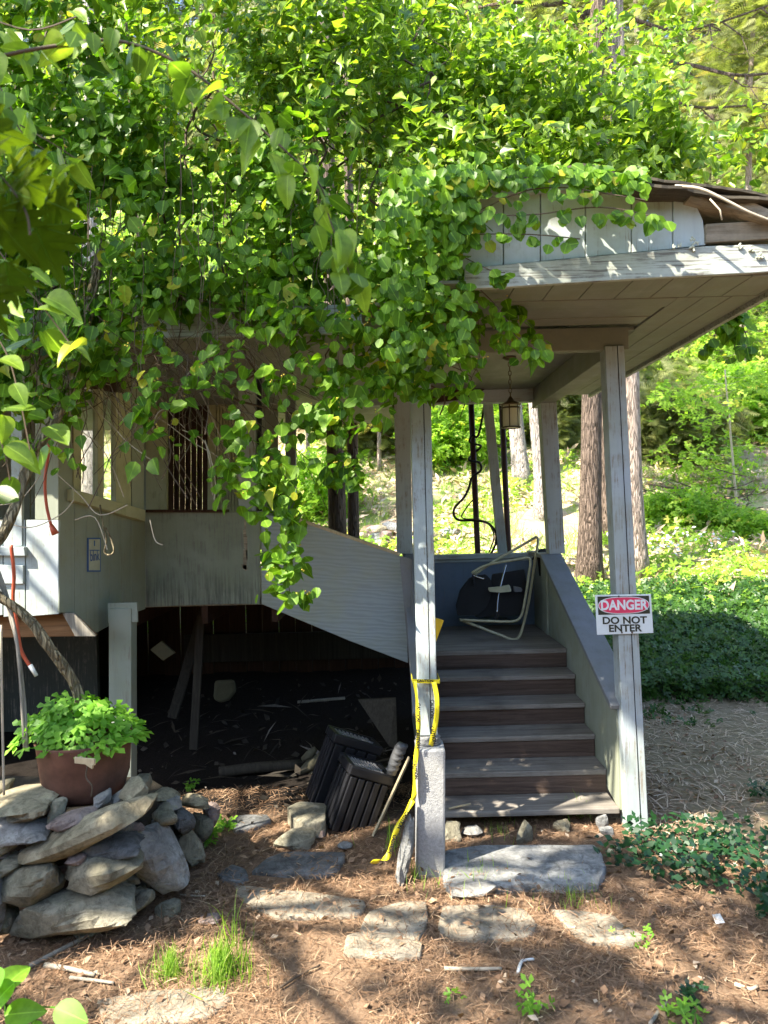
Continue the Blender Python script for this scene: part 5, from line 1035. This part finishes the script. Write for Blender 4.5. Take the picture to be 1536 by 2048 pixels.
# hanging leaves under the right eave
hb = empty('hanging_twig', P(1450, 620, 5.0), 'small leafy twig dangling below the right eave', 'twig'); mb = MB(); pts = []
for a, b in ((1420, 700), (1470, 700), (1500, 690), (1455, 670)):
    q = spline([P(1460, 600, 5.0), P((1460 + a) / 2, 640, 5.0), P(a, b, 5.0)], 4); mb.tube(q, .003, 4, False); pts += [tuple(p + Vector((random.uniform(-.05, .05), random.uniform(-.05, .05), random.uniform(-.05, .02)))) for p in q for _ in (0, 1)]
pts = np.array(pts); N = len(pts); scatter('leaves', ROUND, pts, nz(N) * .4 + np.array([0, -.8, .5]), nz(N) * .3 + np.array([0, 0, -1]), .085, M['leaf'], hb); mb.build('stems', M['twig'], hb)

# ------------------------------------------------------------------ shade tree above and behind the camera's left (casts the dapples)
sh = empty('shade_tree', (-5.2, 1.2, 0), 'tall shade tree standing left of the view whose crown dapples the ground', 'tree')
MB().tube([(-5.2, 1.2, -.1), (-5.1, 1.2, 2), (-5.0, 1.3, 4.5), (-4.6, 1.5, 7)], [.28, .2, .17, .12], 16).build('trunk', M['barkB'], sh, smooth=True)
mb = MB(); cs = []
for i in range(26):
    e_ = Vector((random.uniform(-8.0, -1.2), random.uniform(-1.8, 4.0), random.uniform(6.3, 8.6))); mb.tube(spline([(-5.0, 1.3, 4.5 + random.random() * 2), (-5.0 + (e_.x + 5) * .5, 1.3 + (e_.y - 1.3) * .5, e_.z - .4), e_], 4), .03, 6, False)
mb.build('branches', M['barkB'], sh)
N0 = 5200; c = np.stack([rs.uniform(-8.6, -.9, N0), rs.uniform(-2.4, 4.3, N0), rs.uniform(6.4, 8.8, N0)], 1)
# thin out along the sun direction so light reaches in patches
def shade_keep(p):
    t_ = p[2] / SUN.z; gx, gy = p[0] - SUN.x * t_, p[1] - SUN.y * t_      # where its shadow meets the ground
    v = noise.noise(Vector((gx * 1.1, gy * 1.6, 4.2))) + .45 * noise.noise(Vector((gx * 3, gy * 4, 1)))
    for cx, cy, r in ((-1.1, 5.35, .85), (-.9, 4.05, .5), (.1, 4.75, .4), (.5, 3.95, .45), (-1.45, 3.75, .75), (-.55, 3.75, .3), (.9, 3.5, .3), (-.2, 3.4, .3), (1.3, 3.2, .35)):
        if math.hypot(gx - cx, (gy - cy) * 1.3) < r * (1 + .5 * noise.noise(Vector((gx * 3, gy * 3, 8)))): return False
    return v > (.21 if gy < 4.9 and gx > -1.6 else (-.10 if gx < .9 else .10))
m = np.array([shade_keep(p) for p in c]); c = clusters(c[m], 6, (.13, .13, .08)); N = len(c)
scatter('crown', OVATE, c, nz(N) * .5 + np.array([0, 0, 1]), nz(N), rs.uniform(.09, .14, N), M['leaf'], sh)

# unseen woodland behind the viewer, added to cut low sky light on the house
n = 30000; an = rs.uniform(2.45, 6.6, n); rr = rs.uniform(9, 13, n); zz = rs.uniform(0, 1, n) * np.where((an > 2.7) & (an < 4.3), 2.6, 5.0)
pos = np.stack([np.cos(an) * rr, 3 + np.sin(an) * rr, zz], 1); tag(scatter('woodland', OVATE, pos, nz(n) * .6 + np.array([0, 0, .4]), nz(n), rs.uniform(.4, .8, n), M['ivy'], loc=(0, -8, 0)), kind='stuff')

# ------------------------------------------------------------------ ground litter
def litter(name, N, x0, x1, y0, y1, tm, s0, s1, mat, z0, cond=None, jn=.18, tz=.1):
    y = y0 + (y1 - y0) * rs.rand(N); x = rs.uniform(x0, x1, N)
    if cond: m = np.array([cond(a, b) for a, b in zip(x, y)]); x, y = x[m], y[m]
    n = len(x); pos = np.stack([x, y, HZ(x, y) + z0 + rs.rand(n) * .012], 1)
    pos[:, 2] += .034 * (rs.rand(n) < .16) * (y < 4.3); return tag(scatter(name, tm, pos, nz(n) * jn + np.array([0, 0, 1]), nz(n) * np.array([1, 1, tz]), rs.uniform(s0, s1, n), M[mat], loc=(0, 3.5, 0), rnd=rs.rand(n)), kind='stuff')
litter('pine_needles', 78000, -2.4, 2.6, 2.4, 5.4, NEEDLE, .035, .085, 'needle', .004, lambda x, y: abs(x) < y * .56 + .2 and (nn(x, y, 1.9, -.12, 3) or rs.rand() < .3) and not (x > 1.6 and y > 4.2))
litter('fallen_leaves', 6000, -2.4, 2.8, 2.4, 7.2, SMALL, .02, .055, 'dead', .008, lambda x, y: nn(x, y, 1.2, -.25, 8) and not (x < .25 and y > 4.9), .4)
litter('dry_straw', 5000, 1.6, 4.4, 4.2, 7.4, NEEDLE, .06, .16, 'brush', .004, None)
cover('periwinkle', 7500, .95, 3.4, 3.2, 5.0, SMALL, .045, 'vinca', .16, lambda x, y: (lambda u, v: (u / .52) ** 2 + (v / .36) ** 2 < 1 + .9 * noise.noise(Vector((x * 4, y * 4, 0))))(x - 1.78, y - 4.12) or (y < 3.95 + .25 * noise.noise(Vector((x * 3, 1, 1))) and y > 3.45 + .2 * noise.noise(Vector((x * 3, 5, 1))) and x > 1.75 + .0), (-.1, -.5, .9), loc=(1.7, 4, 0))
def tuft(px, py, n, h0, h1, spread, label, mat='grassm', droop=.9):
    g = G(px, py); e_ = (g.x, g.y, hz(g.x, g.y)); th = rs.rand(n) * 6.283; r = np.abs(rs.normal(0, spread, n)); pos = np.stack([g.x + np.cos(th) * r, g.y + np.sin(th) * r, np.full(n, e_[2] - .005)], 1)
    od = np.stack([np.cos(th), np.sin(th), 0 * th], 1); return tag(scatter('grass_tuft', BLADE, pos, -od + nz(n) * .3, od * rs.uniform(.1, droop, (n, 1)) + np.array([0, 0, 1]), rs.uniform(h0, h1, n), M[mat], loc=e_, rnd=rs.rand(n), width=rs.uniform(.6, 1.3, n)), label, 'grass tuft', 'grass tufts')
tuft(340, 1950, 240, .06, .14, .05, 'low yellow-green grass tuft at the lower left, smaller of a pair', droop=1.6)
tuft(445, 1955, 380, .07, .19, .07, 'tall yellow-green grass tuft at the lower left, larger of a pair', droop=1.2)
tuft(470, 1890, 12, .16, .26, .04, 'few long arching grass blades behind the larger tuft', droop=1.0)
tuft(780, 1700, 26, .10, .22, .08, 'sparse grass blades beside the crate and standing stone', droop=.8)
tuft(838, 1762, 40, .05, .15, .07, 'thin grass at the foot of the concrete block', droop=.8)
tuft(960, 1765, 60, .05, .14, .12, 'thin grass along the front of the step slab', droop=.9)
tuft(1150, 1800, 90, .05, .12, .10, 'low dull grass between step slab and tan flagstone', 'grassm', .9)
tuft(1160, 1640, 30, .08, .2, .05, 'wispy grass under the bottom tread beside the sign post')
tuft(1000, 1668, 40, .05, .12, .12, 'short grass between the rocks below the stairs')
def herb(px, py, n, r, size, label, mat='pot', tm=COMPOUND):
    g = G(px, py); z = hz(g.x, g.y); pos = np.stack([rs.normal(g.x, r, n), rs.normal(g.y, r, n), z + .02 + rs.rand(n) * r * 1.1], 1)
    return tag(scatter('weed', tm, pos, nz(n) * .4 + np.array([0, -.4, 1]), nz(n), rs.uniform(size * .7, size * 1.3, n), M[mat], loc=(g.x, g.y, z), rnd=rs.rand(n)), label, 'weed', 'small weeds')
herb(415, 1690, 26, .035, .05, 'small bright weed at the right end of the stone wall')
herb(445, 1662, 16, .035, .05, 'yellowish weed on the rocks beside the grey flagstone')
herb(1060, 1990 + 30, 10, .03, .05, 'tiny weed near the lower edge of the picture')
herb(1360, 2036, 16, .04, .045, 'bright feathery weed at the lower right edge')
herb(1390, 2005, 10, .03, .05, 'darker rounded weed just above the feathery one', 'vinca')
herb(1290, 1890, 12, .05, .03, 'small green weed just right of the pointed flagstone')
herb(900, 2000, 6, .02, .03, 'few-leaved seedling among the needles')
herb(380, 1580, 10, .03, .05, 'dark-shaded weed behind the stone wall')
herb(1525, 1600, 30, .06, .05, 'green weed at the right edge of the bare dirt', 'vinca')
e = empty('leafy_weed', G(10, 2000), 'big-leaved plant at the lower left corner', 'plant')
pos = []; 
for (a, b, s) in ((30, 1965, .11), (110, 2015, .12), (0, 1985, .1), (70, 2040, .12), (-20, 1940, .12), (10, 2030, .1)): pos.append(tuple(P(a, b, 2.55)))
N = len(pos); scatter('leaves', OVHD, np.array(pos), nz(N) * .25 + np.array([0, -.45, .9]), nz(N) * .4 + np.array([.6, -.3, 0]), .12, M['pot'], e)
mb = MB()
for p in pos: mb.tube([G(10, 2010), Vector(p)], .003, 5)
mb.build('stems', M['pot'], e)
def stick(pts, r, label, mat='greywood', z=.015):
    q = [G(a, b, z) for a, b in pts]; return tag(MB().tube(spline(q, 4), [r * (1 - .4 * i / (len(q) * 4)) for i in range((len(q) - 1) * 4 + 1)], 7).build('stick', M[mat], loc=q[0], smooth=True), label, 'stick', 'fallen sticks')
stick([(60, 1932), (140, 1890), (200, 1860), (275, 1822)], .012, 'long straight stick slanting away from the stone wall')
stick([(90, 1930), (140, 1938), (190, 1950)], .012, 'short grey stick below the long slanting one')
stick([(140, 1955), (200, 1962), (228, 1966)], .008, 'thin twig beside the short grey stick')
stick([(888, 1937), (950, 1938), (1003, 1937)], .009, 'pale straight stick in the centre foreground', 'paletwig')
stick([(1036, 1945), (1042, 1925), (1050, 1920), (1068, 1918)], .008, 'curled white root lying in the centre foreground', 'white')
stick([(1300, 2048), (1320, 2020), (1334, 2005)], .008, 'dark twig at the lower right')
stick([(1470, 1968), (1500, 1978), (1515, 1972)], .009, 'pale forked stick at the right foreground', 'paletwig')
stick([(560, 1975), (600, 1950), (640, 1930)], .006, 'thin brown twig beyond the larger grass tuft', 'twig')
stick([(1255, 1820 + 100), (1300, 1945)], .005, 'thin twig below the pointed flagstone', 'twig')
stick([(360, 1790), (410, 1792)], .006, 'pale twig right of the stone wall', 'paletwig')
tag(MB().beam((.36, 4.63, .135), (.50, 4.66, .15), .012, .008, (0, 1, 0)).build('wood_chip', M['lightwood'], loc=(.4, 4.64, .13), bevel=.001), 'pale splinter lying on the bottom tread', 'wood chip')
q = [G(1424, 1830, .02), G(1440, 1828, .03), G(1450, 1846, .02), G(1432, 1848, .03)]
tag(MB().prism(q, (0, 0, .002)).build('paper_scrap', M['white'], loc=q[0]), 'crumpled white paper scrap on the dirt at right', 'paper')

for nme, lab in {'ground': 'forest floor with brown needles, bare dirt at right and a slope behind', 'undergrowth': 'bright green leafy undergrowth covering the hillside', 'hill_grass': 'sunlit grass at the foot of the slope', 'brush_litter': 'dry tan litter lying on the hillside',
    'ivy': 'dark green ground cover on the bank right of the stairs', 'ivy_runners': 'loose runners of ground cover creeping onto the dirt', 'white_flowers': 'small white flowers in the sunlit ground cover', 'hillside_thicket': 'feathery evergreen thicket high on the slope', 'hillside_bushes': 'leafy green thicket high on the slope',
    'far_wood': 'far woodland closing the view at the top of the hill', 'woodland': 'unseen woodland behind the viewer, added to block low sky light', 'pine_needles': 'brown pine needles strewn over the foreground', 'fallen_leaves': 'dead brown leaves scattered on the ground', 'dry_straw': 'dry straw and needles on the dirt at right',
    'periwinkle': 'dark periwinkle patch at the foot of the sign post', 'debris': 'shade-darkened leaf debris on the soil under the porch', 'wood_debris': 'splintered wood debris on the soil under the porch'}.items():
    o = bpy.data.objects.get(nme)
    if o: o['label'] = lab; o['category'] = nme.replace('_', ' ')
